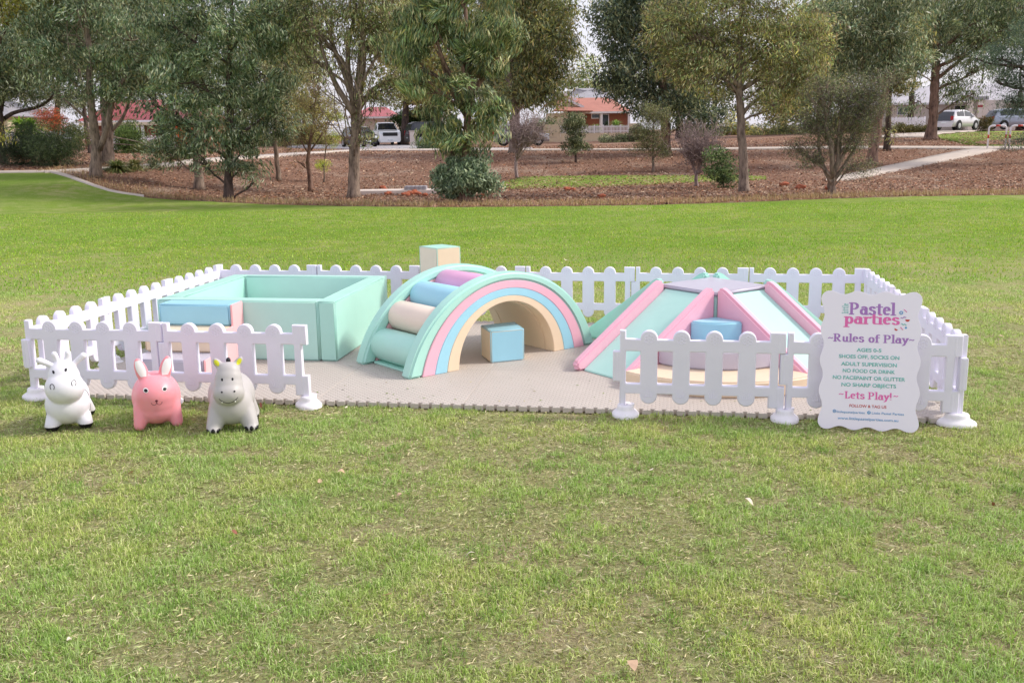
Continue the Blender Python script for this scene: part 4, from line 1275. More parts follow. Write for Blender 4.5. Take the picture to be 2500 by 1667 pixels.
tree('gum_tree', 'tall gum with thick pale trunk and open sparse crown showing sky, left of centre', (812, 453), [(811, 440, .20), (813, 380, .18), (817, 320, .165), (818, 270, .15), (812, 245, .14)],
     [(760, 50, 80, 60), (890, 80, 60, 60), (705, 130, 45, 45), (905, 190, 45, 35), (800, -60, 130, 80), (850, 215, 55, 28), (835, 320, 16, 45, .7), (845, 110, 40, 60, .8), (700, 40, 40, 60), (880, 10, 60, 50), (770, 150, 30, 30, .5)], 26000, GUM2 + TWIG, 'bark_light', .15, .18, .55, 40, .22, bare=26,
     split=[[(814, 262, .11), (796, 230, .1), (776, 208, .085), (752, 150, .06), (735, 90, .04)], [(818, 262, .12), (828, 200, .11), (838, 130, .09), (832, 60, .075), (826, -60, .04)],
            [(820, 255, .09), (850, 205, .08), (905, 180, .06), (945, 170, .04)], [(812, 250, .08), (800, 190, .07), (770, 120, .05), (742, 30, .03)]])
tree('gum_tree', 'weeping gum with long drooping leaves and bushy blue green regrowth at its foot', (1068, 464), [(1068, 455, .21), (1068, 420, .15), (1068, 340, .12), (1072, 290, .11), (1075, 262, .11)],
     [(1010, 40, 70, 60), (1090, 70, 60, 60), (925, 120, 48, 62), (965, 190, 40, 30), (1100, 150, 75, 90), (985, 238, 36, 28, .8), (1128, 245, 38, 40, .8), (1045, 235, 30, 26, .3), (1062, 318, 52, 44), (1040, 352, 30, 16, .7), (1098, 350, 28, 18, .7), (1010, 290, 34, 30), (1115, 270, 35, 45), (1040, -60, 150, 80), (1150, 60, 45, 70), (960, 40, 60, 50)], 36000, GUM2 + GUM[:3], 'bark_red', .21, .15, .66, 60, .165,
     extra=([(1070, 412, 56, 34), (1030, 385, 26, 20, .8), (1110, 420, 26, 20, .8), (1090, 365, 36, 16, .5), (1045, 440, 24, 12, .6), (1020, 430, 20, 14, .6)], 11000, C('#677a66', '#55685a', '#7b8f7a', '#93a58e', '#a8b59c'), .13, .34, .45),
     split=[[(1072, 268, .08), (1050, 235, .07), (1032, 205, .06), (1010, 120, .04)], [(1078, 266, .09), (1084, 220, .08), (1080, 170, .07), (1070, 60, .045)]])
tree('gum_tree', 'tall dark gum behind the leafless shrub, right of the weeping one', (1182, 350), [(1182, 335, .28), (1182, 280, .25), (1185, 240, .22), (1160, 140, .16), (1150, 20, .12)],
     [(1235, 90, 75, 90), (1285, 60, 38, 70), (1200, 215, 65, 40), (1262, 212, 34, 42), (1160, 20, 80, 70), (1240, -50, 100, 70), (1240, 180, 60, 50), (1300, 150, 24, 40, .6)], 34000, DARK + OLIVE + GUM2[:2], 'bark', .24, .22, .55, 40, .36, bare=6,
     split=[[(1180, 285, .12), (1160, 255, .1), (1150, 230, .08)], [(1190, 250, .12), (1215, 190, .1), (1240, 120, .07)]])
dead_shrub('leafless grey shrub before the tall dark gum, centre of the far bed', (1187, 408), (1206, 298, 56, 50), .06, 31, 140)
dead_shrub('leafless purplish shrub right of centre, left of the green bush', (1600, 428), (1602, 332, 64, 60), .06, 57, 150)
tree('garden_shrub', 'dark loose shrub before the tiled house fence', (1322, 372), [(1322, 362, .05), (1322, 330, .04), (1322, 290, .02)], [(1322, 300, 24, 28), (1318, 335, 34, 14), (1322, 275, 16, 16)], 6000, DARK, 'bark_dark', .14, .24, .3, 40, .14, cat='shrub')
tree('garden_shrub', 'small open shrub in front of the white fence of the tiled house', (1362, 322), [(1362, 315, .04), (1362, 300, .02)], [(1362, 302, 26, 14), (1392, 316, 26, 7)], 3000, DARK + GUM2, 'bark_dark', .16, .24, .3, 40, .16, cat='shrub')
tree('bottlebrush_tree', 'small dark bottlebrush with golden tips near the tiled house', (1500, 393), [(1500, 380, .055), (1500, 350, .045), (1500, 300, .03)], [(1498, 262, 36, 20), (1500, 300, 34, 28), (1482, 335, 22, 14), (1515, 340, 26, 24)], 12000, TWIG + DARK + OLIVE[:3], 'bark', .1, .16, .2, 60, .17, cat='tree', twigs=10)
tree('garden_shrub', 'bright green leafy bush at the foot of the tall straight gum', (1662, 432), [(1662, 425, .03), (1660, 400, .02), (1655, 380, .015)], [(1646, 355, 16, 15), (1668, 372, 14, 12), (1655, 402, 22, 20), (1680, 410, 14, 14), (1636, 388, 12, 10)], 2500, C('#52694a', '#657e54', '#44583e', '#7f9264'), 'bark', .13, .3, .3, 40, .17, cat='shrub')
tree('gum_tree', 'tall gum with straight grey trunk and wide olive crown, right of centre', (1710, 440), [(1709, 425, .16), (1707, 360, .145), (1703, 300, .135), (1702, 230, .125), (1698, 190, .11), (1700, 90, .08), (1705, -40, .05)],
     [(1600, 80, 90, 75), (1700, 60, 90, 90), (1800, 110, 80, 75), (1630, 175, 90, 38), (1765, 190, 75, 45), (1850, 175, 45, 45), (1700, -60, 170, 80), (1560, 150, 50, 45), (1875, 80, 40, 55), (1790, 240, 50, 22, .7), (1530, 60, 45, 60)], 54000, OLIVE + GUM2 + TWIG[:2], 'bark', .14, .2, .5, 50, .22, bare=22,
     split=[[(1700, 200, .08), (1672, 170, .07), (1640, 150, .05), (1590, 120, .03)], [(1705, 205, .08), (1740, 185, .07), (1790, 140, .045)]])
tree('gum_tree', 'dark leaved gum behind the tiled house corner, right of the patch of sky', (1530, 352), [(1530, 340, .24), (1526, 260, .21), (1522, 190, .18), (1518, 120, .14), (1500, 20, .1)],
     [(1425, 60, 55, 80), (1460, 165, 62, 60), (1425, 195, 42, 30), (1540, 220, 80, 45), (1500, 0, 100, 70), (1470, 240, 40, 18, .6), (1560, 120, 70, 70), (1395, 40, 24, 40, .5), (1600, 270, 60, 26)], 34000, DARK + C('#566860', '#4a5c53'), 'bark_red', .24, .26, .5, 40, .36, bare=5,
     split=[[(1524, 215, .13), (1534, 170, .12), (1536, 100, .1)]])
tree('paperbark_tree', 'low multi stemmed paperbark with white foot and dark twiggy crown, at the lawn edge', (1911, 447), [(1911, 438, .12), (1909, 424, .12), (1907, 410, .10)],
     [(1930, 235, 70, 45), (1995, 215, 50, 45), (1880, 290, 50, 45), (1955, 310, 60, 42), (1858, 365, 30, 26), (1955, 385, 36, 22), (1830, 330, 20, 20), (1900, 200, 40, 22, .7), (2000, 260, 40, 40, .8)], 38000, DARK + TWIG + C('#574f58', '#665c66', '#3b4f34'), 'bark_light', .09, .14, .15, 70, .18, twigs=16, cat='tree',
     split=[[(1908, 420, .09), (1892, 390, .07), (1880, 350, .05), (1880, 290, .03)], [(1908, 416, .08), (1922, 380, .065), (1935, 320, .045), (1935, 250, .03)], [(1910, 418, .07), (1940, 385, .055), (1975, 330, .04), (1990, 250, .025)]])
tree('gum_tree', 'reddish leaning trunk behind the paperbark', (2002, 377), [(2002, 365, .25), (2010, 320, .22), (2020, 270, .19), (2030, 230, .17), (2045, 150, .13), (2050, 20, .09)],
     [(2000, 60, 100, 70), (1950, 140, 60, 40), (2070, 130, 60, 50), (2050, -20, 110, 70), (1900, 60, 60, 60), (2010, 170, 50, 25)], 26000, GUM + DARK, 'bark_red', .2, .2, .55, 40, .3, bare=5)
tree('gum_tree', 'thin ivy coloured trunk between the reddish leaning and the thick gum', (2037, 344), [(2037, 335, .17), (2040, 290, .15), (2042, 240, .13), (2046, 190, .12), (2045, 100, .08)],
     [(2050, 180, 40, 30), (2040, 60, 80, 70), (2040, 300, 10, 34, .5), (2070, 190, 30, 26, .6)], 9000, OLIVE + DARK, 'bark_dark', .2, .22, .6, 40, .25)
tree('gum_tree', 'thick flared reddish trunked gum in front of the parked cars at the right', (2138, 320), [(2138, 312, .34), (2141, 290, .27), (2145, 240, .26), (2150, 180, .24), (2150, 110, .2), (2160, 0, .14)],
     [(2150, 70, 110, 80), (2260, 60, 85, 65), (2095, 165, 40, 35), (2200, 175, 40, 45), (2320, 70, 70, 60), (2200, -50, 180, 80), (2100, 230, 18, 34, .6), (2186, 215, 28, 26, .7), (2350, 20, 80, 80), (2110, 110, 70, 50), (2270, 150, 50, 34, .8), (2235, 215, 26, 30, .6)], 48000, GUM + GUM2[:3] + DARK[:2], 'bark_red', .21, .2, .62, 40, .32, bare=8,
     split=[[(2150, 185, .13), (2180, 160, .1), (2230, 120, .08), (2290, 80, .05)]])
tree('gum_tree', 'dark feathery gum at the right border with a long level branch', (2440, 372), [(2440, 360, .2), (2440, 280, .18), (2436, 200, .16), (2440, 60, .12)],
     [(2330, 205, 52, 30), (2290, 135, 60, 26), (2345, 245, 40, 22), (2345, 320, 30, 16), (2380, 120, 60, 50), (2440, 60, 100, 90), (2290, 190, 24, 18, .5), (2340, 170, 46, 30), (2310, 235, 30, 22, .7)], 27000, C('#4c6253', '#415548', '#5c7362', '#728672'), 'bark_dark', .15, .13, .45, 60, .24,
     split=[[(2438, 170, .1), (2380, 158, .08), (2330, 152, .065), (2280, 148, .045), (2240, 135, .03)]])

# garden and roadside plants
tree('garden_shrub', 'big dark needle leaved shrub at the far left behind the path', (75, 378), [(75, 370, .05), (70, 340, .03)], [(62, 330, 46, 42), (40, 355, 30, 20)], 15000, C('#3b4c34', '#2f3f2b', '#4a5a3e'), 'bark_dark', .14, .1, -.2, 90, .26, cat='shrub')
tree('garden_shrub', 'dark rounded shrub left of the leaning trunk', (128, 380), [(128, 370, .05), (128, 345, .03)], [(125, 337, 42, 38), (150, 358, 18, 14)], 13000, C('#42523a', '#33432e', '#50603f'), 'bark_dark', .14, .1, -.2, 90, .26, cat='shrub')
tree('garden_shrub', 'red leaved shrub above the dark shrubs at the left', (112, 345), [(112, 335, .04), (112, 300, .03)], [(108, 268, 30, 20), (128, 286, 30, 20), (112, 300, 24, 14)], 6500, RED, 'bark', .16, .2, .1, 50, .3, cat='shrub')
tree('garden_shrub', 'orange red leaved bush behind the low boughs of the dense blue green gum', (432, 352), [(432, 345, .03), (430, 320, .02)], [(428, 308, 16, 14), (418, 326, 10, 8)], 2200, ORANGE, 'bark', .18, .3, .2, 40, .18, cat='shrub')
tree('garden_shrub', 'green bush in front of the red roofed house porch', (292, 352), [(292, 345, .05), (292, 310, .03)], [(292, 312, 32, 32), (300, 338, 34, 12)], 8500, C('#556b3c', '#43582f', '#6b7f49'), 'bark', .18, .2, .1, 50, .3, cat='shrub')
tree('garden_shrub', 'olive hedge shrubs beneath the white picket fence at the left', (350, 352), [(350, 348, .04), (350, 338, .03)], [(340, 340, 36, 9), (375, 336, 26, 12), (172, 320, 26, 24), (180, 300, 20, 14)], 7000, C('#5c6b42', '#4a5934', '#74784f'), 'bark', .16, .2, .1, 50, .25, cat='shrub')
tree('garden_shrub', 'dark hedge between the white pickup and the dark wagon', (925, 336), [(925, 330, .05), (925, 300, .03)], [(922, 295, 22, 34), (950, 268, 50, 20), (985, 262, 40, 22)], 9000, C('#35492b', '#2b3d26', '#4a6035'), 'bark_dark', .26, .3, .2, 50, .4, cat='hedge', y=95)
tree('garden_shrub', 'low grey green shrub at the tail of the dark wagon', (985, 342), [(985, 340, .03), (985, 335, .02)], [(975, 335, 24, 8), (1000, 338, 22, 6)], 2600, C('#5f7358', '#4f634b', '#7b8a68'), 'bark', .14, .2, -.3, 50, .22, cat='shrub')
tree('garden_shrub', 'trimmed low shrubs under the white fence of the tiled house', (1430, 326), [(1430, 322, .03), (1430, 318, .02)], [(1428, 318, 30, 7), (1395, 322, 28, 6), (1470, 305, 16, 14), (1448, 322, 30, 5)], 5000, DARK + C('#5b4a48'), 'bark', .2, .25, -.2, 50, .25, cat='shrub')
tree('garden_shrub', 'bright green shrub above the white paling fence at the right', (2068, 300), [(2068, 290, .03), (2068, 275, .02)], [(2068, 262, 22, 16), (2050, 270, 14, 10)], 2600, LIME, 'bark', .22, .3, 0, 40, .26, cat='shrub')
tree('garden_shrub', 'trimmed brown green hedge below the white paling fence at the right', (2075, 305), [(2075, 303, .03), (2075, 300, .02)], [(2060, 297, 28, 8), (2095, 296, 28, 8), (2115, 298, 22, 7)], 6500, C('#5d5a38', '#6d6842', '#4a4c2f'), 'bark', .16, .25, -.2, 60, .22, cat='hedge')
tree('garden_shrub', 'small brown bush between the two silver cars', (2262, 303), [(2262, 300, .03), (2262, 290, .02)], [(2262, 288, 14, 17)], 2600, C('#5a5138', '#6d5f42', '#484a2e'), 'bark', .16, .25, -.2, 60, .2, cat='shrub')

def spiky(label, base, top, n, L, cols, seed, name='spiky_plant', up=.4, y=None):
    """rosettes of strap leaves"""
    B = G(*base) if y is None else Vector((px(*base, y)[0], y, 0))
    if y is not None: B.z = float(hill(B.x, B.y))
    g = np.random.default_rng(seed); t = thing(name, label, 'plant', B)
    c = px(top[0], top[1], B.y) - np.array(B[:])
    V, Q, CC = [], [], []; k = 0
    for i in range(n):
        a = g.uniform(0, 2 * PI); el = g.uniform(up - .5, 1.35)
        d = np.array([math.cos(a) * math.cos(el), math.sin(a) * math.cos(el), math.sin(el)]); s = np.cross(d, [0, 0, 1.]); s /= np.linalg.norm(s) + 1e-9
        ln = L * g.uniform(.6, 1.1); w0 = L * .035
        col = np.array(cols[g.integers(len(cols))]) * g.uniform(.8, 1.2)
        for j in range(4):
            q = j / 3; p = c + d * ln * q + np.array([0, 0, -.55 * ln * q * q]); w = w0 * (1 - q) ** .5
            V += [p - s * w, p + s * w]; CC += [col, col]
            if j: Q.append((k + 2 * j - 2, k + 2 * j - 1, k + 2 * j + 1, k + 2 * j))
        k += 8
    np_mesh('leaves', V, quads=Q, col=np.clip(np.array(CC), 0, 1), mat=M['leaf'], parent=t)
    if c[2] > .3:
        mb = MB(); mb.tube(bend([0, 0, -.1], c, 5, seed, .02), [.09, .08, .07, .07, .06], 8); mb.build('stem', M['bark'], t)
    return t
spiky('bright green cordyline with strap leaves above the shrubs at the far left', (55, 368), (48, 296), 150, 1.5, LIME, 3)
spiky('second bright green cordyline, slightly right of its taller neighbour', (70, 368), (72, 296), 110, 1.25, LIME, 4)
for i, (u, lab) in enumerate(((268, 'green arching grass tussock on the bed, nearest the pale forked gum'), (310, 'brownish arching grass tussock, middle of the three by the path'), (355, 'small thin grass tussock, right one of the three by the path'))):
    spiky(lab, (u, 391 - i * 4), (u, 391 - i * 4), 420 if i < 2 else 200, .95 - .12 * i, [C('#5f6f3c', '#74804a', '#8a8a58'), C('#8a8a58', '#a49a6c', '#6f7a45'), C('#7d8262', '#9a9a78')][i], 20 + i, 'grass_tussock', up=.55)
spiky('feathery green garden plant at the tiled house porch, right of the white post', (1415, 300), (1415, 292), 150, 1.6, C('#8aa85a', '#7a9a4c', '#a3b870'), 41, up=.9, y=97)
spiky('second feathery green plant at the porch, left of the white post', (1370, 300), (1368, 296), 110, 1.2, C('#8aa85a', '#7a9a4c', '#a3b870'), 42, up=.9, y=97)

HG = 'hedge shrubs along the far verge'
for i, (u, y, ru, rv, v, lab) in enumerate([(1610, 92, 34, 20, 312, 'right of the tiled house fence'), (1690, 96, 40, 26, 300, 'behind the straight grey trunk'), (1775, 90, 46, 24, 306, 'between the straight trunk and the paperbark'),
        (1855, 94, 44, 30, 296, 'just left of the paperbark crown'), (1940, 98, 44, 30, 292, 'hidden behind the paperbark crown'), (480, 96, 60, 26, 318, 'behind the dense blue green gum'), (600, 90, 50, 24, 320, 'left of the bottlebrush'),
        (700, 94, 50, 24, 310, 'behind the bottlebrush'), (1110, 96, 50, 26, 300, 'behind the weeping gum'), (1245, 94, 34, 22, 300, 'behind the pale sedan')]):
    tree('verge_shrub', 'dark green shrub on the far verge ' + lab, (u, 335), [(u, 330, .05), (u, 318, .04)], [(u, v, ru, rv), (u + ru * .7, v + 8, ru * .6, rv * .6)], 5200, [DARK, OLIVE, DARK + OLIVE][i % 3], 'bark_dark', .26, .3, .3, 50, .35, True, y, 3, 'shrub')
# far trees behind the houses
FT = [(-40, 100, [(-60, 120, 120, 110)], DARK), (350, 120, [(330, 200, 90, 80), (400, 90, 80, 90)], DARK), (560, 115, [(560, 240, 90, 60), (600, 120, 90, 90)], DARK),
      (700, 130, [(690, 260, 60, 40)], OLIVE), (975, 125, [(960, 250, 55, 30), (940, 280, 40, 22)], DARK), (1130, 120, [(1130, 210, 60, 60), (1120, 110, 60, 70)], DARK),
      (1345, 135, [(1345, 172, 34, 30), (1318, 195, 34, 18), (1385, 195, 36, 18)], GUM2), (1640, 118, [(1620, 230, 80, 50), (1660, 130, 80, 70)], DARK),
      (1800, 112, [(1790, 255, 60, 40), (1820, 150, 80, 60)], OLIVE), (1960, 110, [(1930, 160, 90, 80)], DARK), (2250, 130, [(2240, 60, 120, 60)], GUM2),
      (130, 92, [(120, 90, 110, 90), (200, 10, 120, 90)], DARK), (660, 88, [(655, 60, 70, 110), (690, 170, 50, 50)], GUM2), (930, 86, [(930, 70, 70, 110), (950, 200, 50, 40)], OLIVE), (1000, 92, [(1020, 180, 70, 80)], DARK), (1180, 84, [(1190, 60, 80, 110), (1180, 180, 60, 50)], DARK),
      (1560, 88, [(1560, 80, 70, 110)], DARK), (1880, 84, [(1890, 70, 80, 110), (1850, 200, 60, 60)], GUM2), (2090, 88, [(2090, 60, 90, 90)], DARK), (2340, 92, [(2330, 20, 110, 60)], GUM)]
fl = ['at the left border', 'behind the red metal roof', 'behind the dense blue green gum', 'low between the bottlebrush and the sparse gum', 'behind the dark wagon', 'behind the weeping gum',
      'small and rounded above the grey hip roof in the sky gap', 'right of the tiled house', 'behind the wide olive crown', 'behind the paperbark', 'above the white roofed house at the right',
      'behind the two left gums', 'with pale leaves behind the bottlebrush', 'olive, filling in left of the weeping gum', 'dark, straight behind the weeping gum', 'filling in behind the tall dark gum',
      'dark, behind the gum beside the sky gap', 'pale leaved, behind the paperbark top', 'dark, behind the thin trunk at the right', 'in the upper right corner']
for (u, y, bl, cl), lab in zip(FT, fl):
    far_tree('distant tree ' + lab, u, 330, y, bl, int(sum(b[2] * b[3] for b in bl) * .95) + 700, cl)
# ------------------------------------------------------------------ cars
def paint(name, c, rough=.28, met=.3):
    m, nt, b = new_mat(name); b.inputs['Base Color'].default_value = srgb(c)
    n = noise_node(nt, 3, 4); r = ramp(nt, n.outputs[0], [(.3, mul(srgb(c), .93)), (.7, mul(srgb(c), 1.04))]); nt.links.new(r.outputs[0], b.inputs['Base Color'])
    b.inputs['Roughness'].default_value = rough; b.inputs['Metallic'].default_value = met
    b.inputs['Coat Weight'].default_value = .6; b.inputs['Coat Roughness'].default_value = .1
    return m
M['glass'] = plain('tinted_glass', '#1c222b', rough=.08, spec=.9, bs=0)
M['tyre'] = plain('tyre_rubber', '#17171a', rough=.85, bs=0); M['rim'] = plain('alloy_rim', '#b9bcc2', rough=.3, metal=.6, bs=0)
M['redlamp'] = plain('red_lens', '#a81620', rough=.2, bs=0); M['lamp'] = plain('clear_lens', '#dfe5ea', rough=.15, bs=0)
M['black'] = plain('black_plastic', '#1b1b1e', rough=.6, bs=0)

# profiles: x (0 rear .. 1 front), belt z, roof z, half width factor
PROF = {
 'hatch': dict(L=3.95, Wd=1.70, H=1.50, pts=[(0, .62, .66, .80), (.02, .90, .98, .90), (.10, .93, 1.36, .96), (.22, .93, 1.47, 1), (.45, .92, 1.50, 1), (.60, .92, 1.42, 1), (.73, .93, 1.10, 1), (.80, .90, .96, .99), (.92, .78, .82, .95), (1, .55, .60, .82)], ws=(.58, .78), side=(.10, .70), rw=(.0, .10)),
 'suv': dict(L=4.5, Wd=1.82, H=1.65, pts=[(0, .70, .76, .84), (.02, .98, 1.04, .92), (.09, 1.0, 1.50, .97), (.2, 1.0, 1.62, 1), (.45, 1.0, 1.65, 1), (.57, 1.0, 1.58, 1), (.70, 1.02, 1.16, 1), (.78, .98, 1.05, .99), (.93, .88, .93, .95), (1, .6, .66, .84)], ws=(.56, .74), side=(.09, .67), rw=(.0, .09)),
 'wagon': dict(L=4.9, Wd=1.90, H=1.85, pts=[(0, .80, .86, .90), (.012, 1.1, 1.15, .95), (.05, 1.12, 1.72, .98), (.12, 1.12, 1.82, 1), (.5, 1.1, 1.85, 1), (.60, 1.1, 1.78, 1), (.71, 1.12, 1.24, 1), (.78, 1.1, 1.15, .99), (.95, 1.02, 1.06, .96), (1, .7, .78, .88)], ws=(.59, .74), side=(.05, .68), rw=(.0, .05)),
 'pickup': dict(L=5.3, Wd=1.86, H=1.82, pts=[(0, .95, .98, .95), (.02, 1.05, 1.08, .97), (.35, 1.05, 1.10, 1), (.37, 1.06, 1.55, 1), (.42, 1.08, 1.76, 1), (.55, 1.08, 1.82, 1), (.62, 1.08, 1.76, 1), (.73, 1.12, 1.24, 1), (.80, 1.1, 1.16, 1), (.95, 1.02, 1.08, .97), (1, .75, .85, .9)], ws=(.61, .755), side=(.38, .70), rw=(.34, .375)),
}
def car(name, label, pos, head, kind, color, wheels_r=.32, met=.3):
    pr = PROF[kind]; L, Wd = pr['L'], pr['Wd']; pts = np.array(pr['pts'], float)
    t = thing(name, label, 'car' if kind != 'pickup' else 'pickup truck', pos, head)
    zb = .24
    def sec(x):
        belt, roof, wf = [np.interp(x, pts[:, 0], pts[:, i]) for i in (1, 2, 3)]
        hw = Wd / 2 * wf; gh = max(0, min(1, (roof - belt) / .45))
        rw = hw * (1 - .20 * gh)
        return [(hw * .90, zb), (hw * .99, zb + .12), (hw, (zb + belt) / 2), (hw * .985, belt - .04), (hw * .95, belt), (rw + (hw * .95 - rw) * .45, belt + (roof - belt) * .5), (rw, belt + (roof - belt) * .86), (rw * .88, roof - .01), (rw * .45, roof + .01), (0, roof + .015)]
    N = 46; X = np.linspace(0, 1, N); rows = []
    for x in X:
        s = sec(x); full = [(a, b) for a, b in s] + [(-a, b) for a, b in s[-2::-1]]
        rows.append([((x - .5) * L, a, b) for a, b in full])
    P = np.array(rows)
    V = P.reshape(-1, 3); m = P.shape[1]
    i = np.arange(N - 1)[:, None] * m + np.arange(m - 1)[None, :]
    q = np.stack([i, i + m, i + m + 1, i + 1], -1).reshape(-1, 4)
    ql = np.array([[k, k + 1, m - 2 - k, m - 1 - k] for k in range(m // 2)]); qf = ql + (N - 1) * m
    bot = np.array([[a * m, a * m + m - 1, (a + 1) * m + m - 1, (a + 1) * m] for a in range(N - 1)])
    body = np_mesh('body', V, quads=np.concatenate([q, ql, qf[:, ::-1], bot]), mat=paint(name + '_paint', color, met=met), parent=t, smooth=True)
    body.data.set_sharp_from_angle(angle=R(35))
    def patch(x0, x1, k0, k1, nm, mat, off=.008, sides=(1, -1), par=None, nx=8, nk=3):
        for sd in sides:
            G_ = []
            for x in np.linspace(x0, x1, nx):
                s = sec(x); row = []
                for k in np.linspace(k0, k1, nk):
                    j = min(int(k), len(s) - 2); f = k - j
                    a = s[j][0] * (1 - f) + s[j + 1][0] * f; b = s[j][1] * (1 - f) + s[j + 1][1] * f
                    row.append(((x - .5) * L, sd * (a + off), b + off * .4))
                G_.append(row)
            grid_mesh(nm, np.array(G_), mat, par or t, True)
    a, b = pr['side']; w = (b - a)
    patch(a + .03, a + w * .46, 4.3, 6.2, 'side_window', M['glass']); patch(a + w * .50, b - .015, 4.3, 6.2, 'side_window', M['glass'])
    # front and rear screens span the full width
    for (x0, x1), nm in ((pr['ws'], 'windscreen'), (pr['rw'], 'rear_window')):
        G_ = []
        for x in np.linspace(x0 + .015 * (nm == 'windscreen'), x1 - .004, 8):
            s = sec(x); a_ = s[6][0] * .90; zt = s[8][1]
            G_.append([((x - .5) * L + (.012 if nm == 'windscreen' else -.012), y, zt + .012 - .02 * abs(y) / a_) for y in np.linspace(-a_, a_, 5)])
        grid_mesh(nm, np.array(G_), M['glass'], t, True)
    for x in (.185, .80):
        for sd in (1, -1):
            bm = bmesh.new(); lathe(bm, [(wheels_r * .62, -.1), (wheels_r * .94, -.1), (wheels_r, -.07), (wheels_r, .07), (wheels_r * .94, .1), (wheels_r * .62, .1)], 24)
            wl = finish(bm, 'wheel', M['tyre'], t, 40); wl.rotation_euler = (R(90), 0, 0); wl.location = ((x - .5) * L, sd * (Wd / 2 - .085), wheels_r)
            bm = bmesh.new(); lathe(bm, [(wheels_r * .6, -.104), (wheels_r * .6, .104), (wheels_r * .2, .112)], 20)
            finish(bm, 'rim', M['rim'], wl, 40)
            bm = bmesh.new(); lathe(bm, [(wheels_r * 1.2, 0), (wheels_r * 1.2, .004)], 24)
            ar = finish(bm, 'wheel_arch', M['black'], t, 40); ar.rotation_euler = (R(90), 0, 0); ar.location = ((x - .5) * L, sd * (Wd / 2 + .004 if sd < 0 else Wd / 2 + .004), wheels_r + .03)
            ar.scale = (1, 1, 1)
            wl.location.y = sd * (Wd / 2 - .07)
    bx = .5 * L
    for sd in (1, -1):
        bm = bmesh.new(); box(bm, -bx - .01, -bx + .16, sd * Wd * .36 - .1, sd * Wd * .36 + .12 * (1 if sd > 0 else .83), .72, 1.02 if kind != 'wagon' else 1.15, .02); finish(bm, 'tail_lamp', M['redlamp'], t)
        bm = bmesh.new(); box(bm, bx - .26, bx + .0, sd * Wd * .33 - .16, sd * Wd * .33 + .16, .62 if kind != 'pickup' else .86, .80 if kind != 'pickup' else 1.04, .03); finish(bm, 'headlight', M['lamp'], t)
        bm = bmesh.new(); box(bm, (b - .5) * L - .25, (b - .5) * L - .08, sd * (Wd / 2 + .02) - .04, sd * (Wd / 2 + .02) + .12 * sd if sd > 0 else sd * (Wd / 2 + .02) + .04, pr['pts'][4][1] + .0, pr['pts'][4][1] + .14, .02) if sd > 0 else box(bm, (b - .5) * L - .25, (b - .5) * L - .08, -(Wd / 2 + .14), -(Wd / 2 - .02), pr['pts'][4][1], pr['pts'][4][1] + .14, .02)
        finish(bm, 'wing_mirror', M['black'] if kind == 'wagon' else body.data.materials[0], t)
    bm = bmesh.new(); box(bm, bx - .06, bx + .03, -Wd * .32, Wd * .32, .50 if kind != 'pickup' else .72, .64 if kind != 'pickup' else 1.0, .02); finish(bm, 'grille', M['black'], t)
    bm = bmesh.new(); box(bm, bx - .0, bx + .045, -.2, .2, .36, .47, .005); finish(bm, 'number_plate', M['lamp'], t)
    bm = bmesh.new(); box(bm, -bx - .035, -bx + .03, -.2, .2, .5, .61, .005); finish(bm, 'number_plate', M['lamp'], t)
    return t
def onhill(u, y, dz=0, k=1.063):
    p = px(u, 300, y); return (p[0], y, float(hill(p[0], y)) + .02 + dz)
car('parked_car', 'white pickup facing the camera on the driveway behind the sparse gum', onhill(884, 84), R(-74), 'pickup', '#eceef0', .38, 0)
car('parked_car', 'dark hatchback half hidden by leaves before the white pickup', onhill(824, 76), R(-62), 'hatch', '#20242c')
car('parked_car', 'dark blue wagon seen from its tail beside a brick pillar', onhill(1000, 84), R(22), 'wagon', '#1e2430', .38)
car('parked_car', 'grey car behind the leafless shrub and the tall dark gum', onhill(1196, 72), R(2), 'hatch', '#97979c')
car('parked_car', 'silver hatchback with red tail lamp, heading away up the driveway', onhill(2197, 77, .15), R(38), 'hatch', '#cfcdd3')
car('parked_car', 'grey blue SUV side on at the right border of the picture', onhill(2330, 82, .12), R(3), 'suv', '#9aa3b4')
car('parked_car', 'dark car just showing behind the grey blue SUV', onhill(2345, 90, .3), R(-8), 'hatch', '#2b2e38')

# ------------------------------------------------------------------ houses
def tiles(name, c, sc=2.6, metal=False):
    m, nt, b = new_mat(name); tc = nt.nodes.new('ShaderNodeTexCoord')
    n = noise_node(nt, 1.2, 5); n2 = noise_node(nt, 14, 3)
    cc = srgb(c)
    w = nt.nodes.new('ShaderNodeTexWave'); w.bands_direction = 'X' if metal else 'Z'; w.wave_profile = 'SAW' if not metal else 'SIN'
    w.inputs['Scale'].default_value = sc; nt.links.new(tc.outputs['Object'], w.inputs[0])
    r = ramp(nt, w.outputs['Fac'], [(0, mul(cc, .62)), (.18, mul(cc, .95)), (1, cc)]) if not metal else ramp(nt, w.outputs['Fac'], [(0, mul(cc, .82)), (.3, cc), (1, cc)])
    r2 = ramp(nt, n.outputs[0], [(.3, (.82, .80, .80, 1)), (.7, (1, 1, 1, 1))])
    mx = nt.nodes.new('ShaderNodeMixRGB'); mx.blend_type = 'MULTIPLY'; mx.inputs[0].default_value = 1
    nt.links.new(r.outputs[0], mx.inputs[1]); nt.links.new(r2.outputs[0], mx.inputs[2]); nt.links.new(mx.outputs[0], b.inputs['Base Color'])
    b.inputs['Roughness'].default_value = .7 if not metal else .45
    bump(nt, b, w.outputs['Fac'], .5, .05)
    return m
M['tile_r'] = tiles('terracotta_tiles', '#c08474'); M['metal_red'] = tiles('red_metal_roof', '#b8565a', 3.0, True)
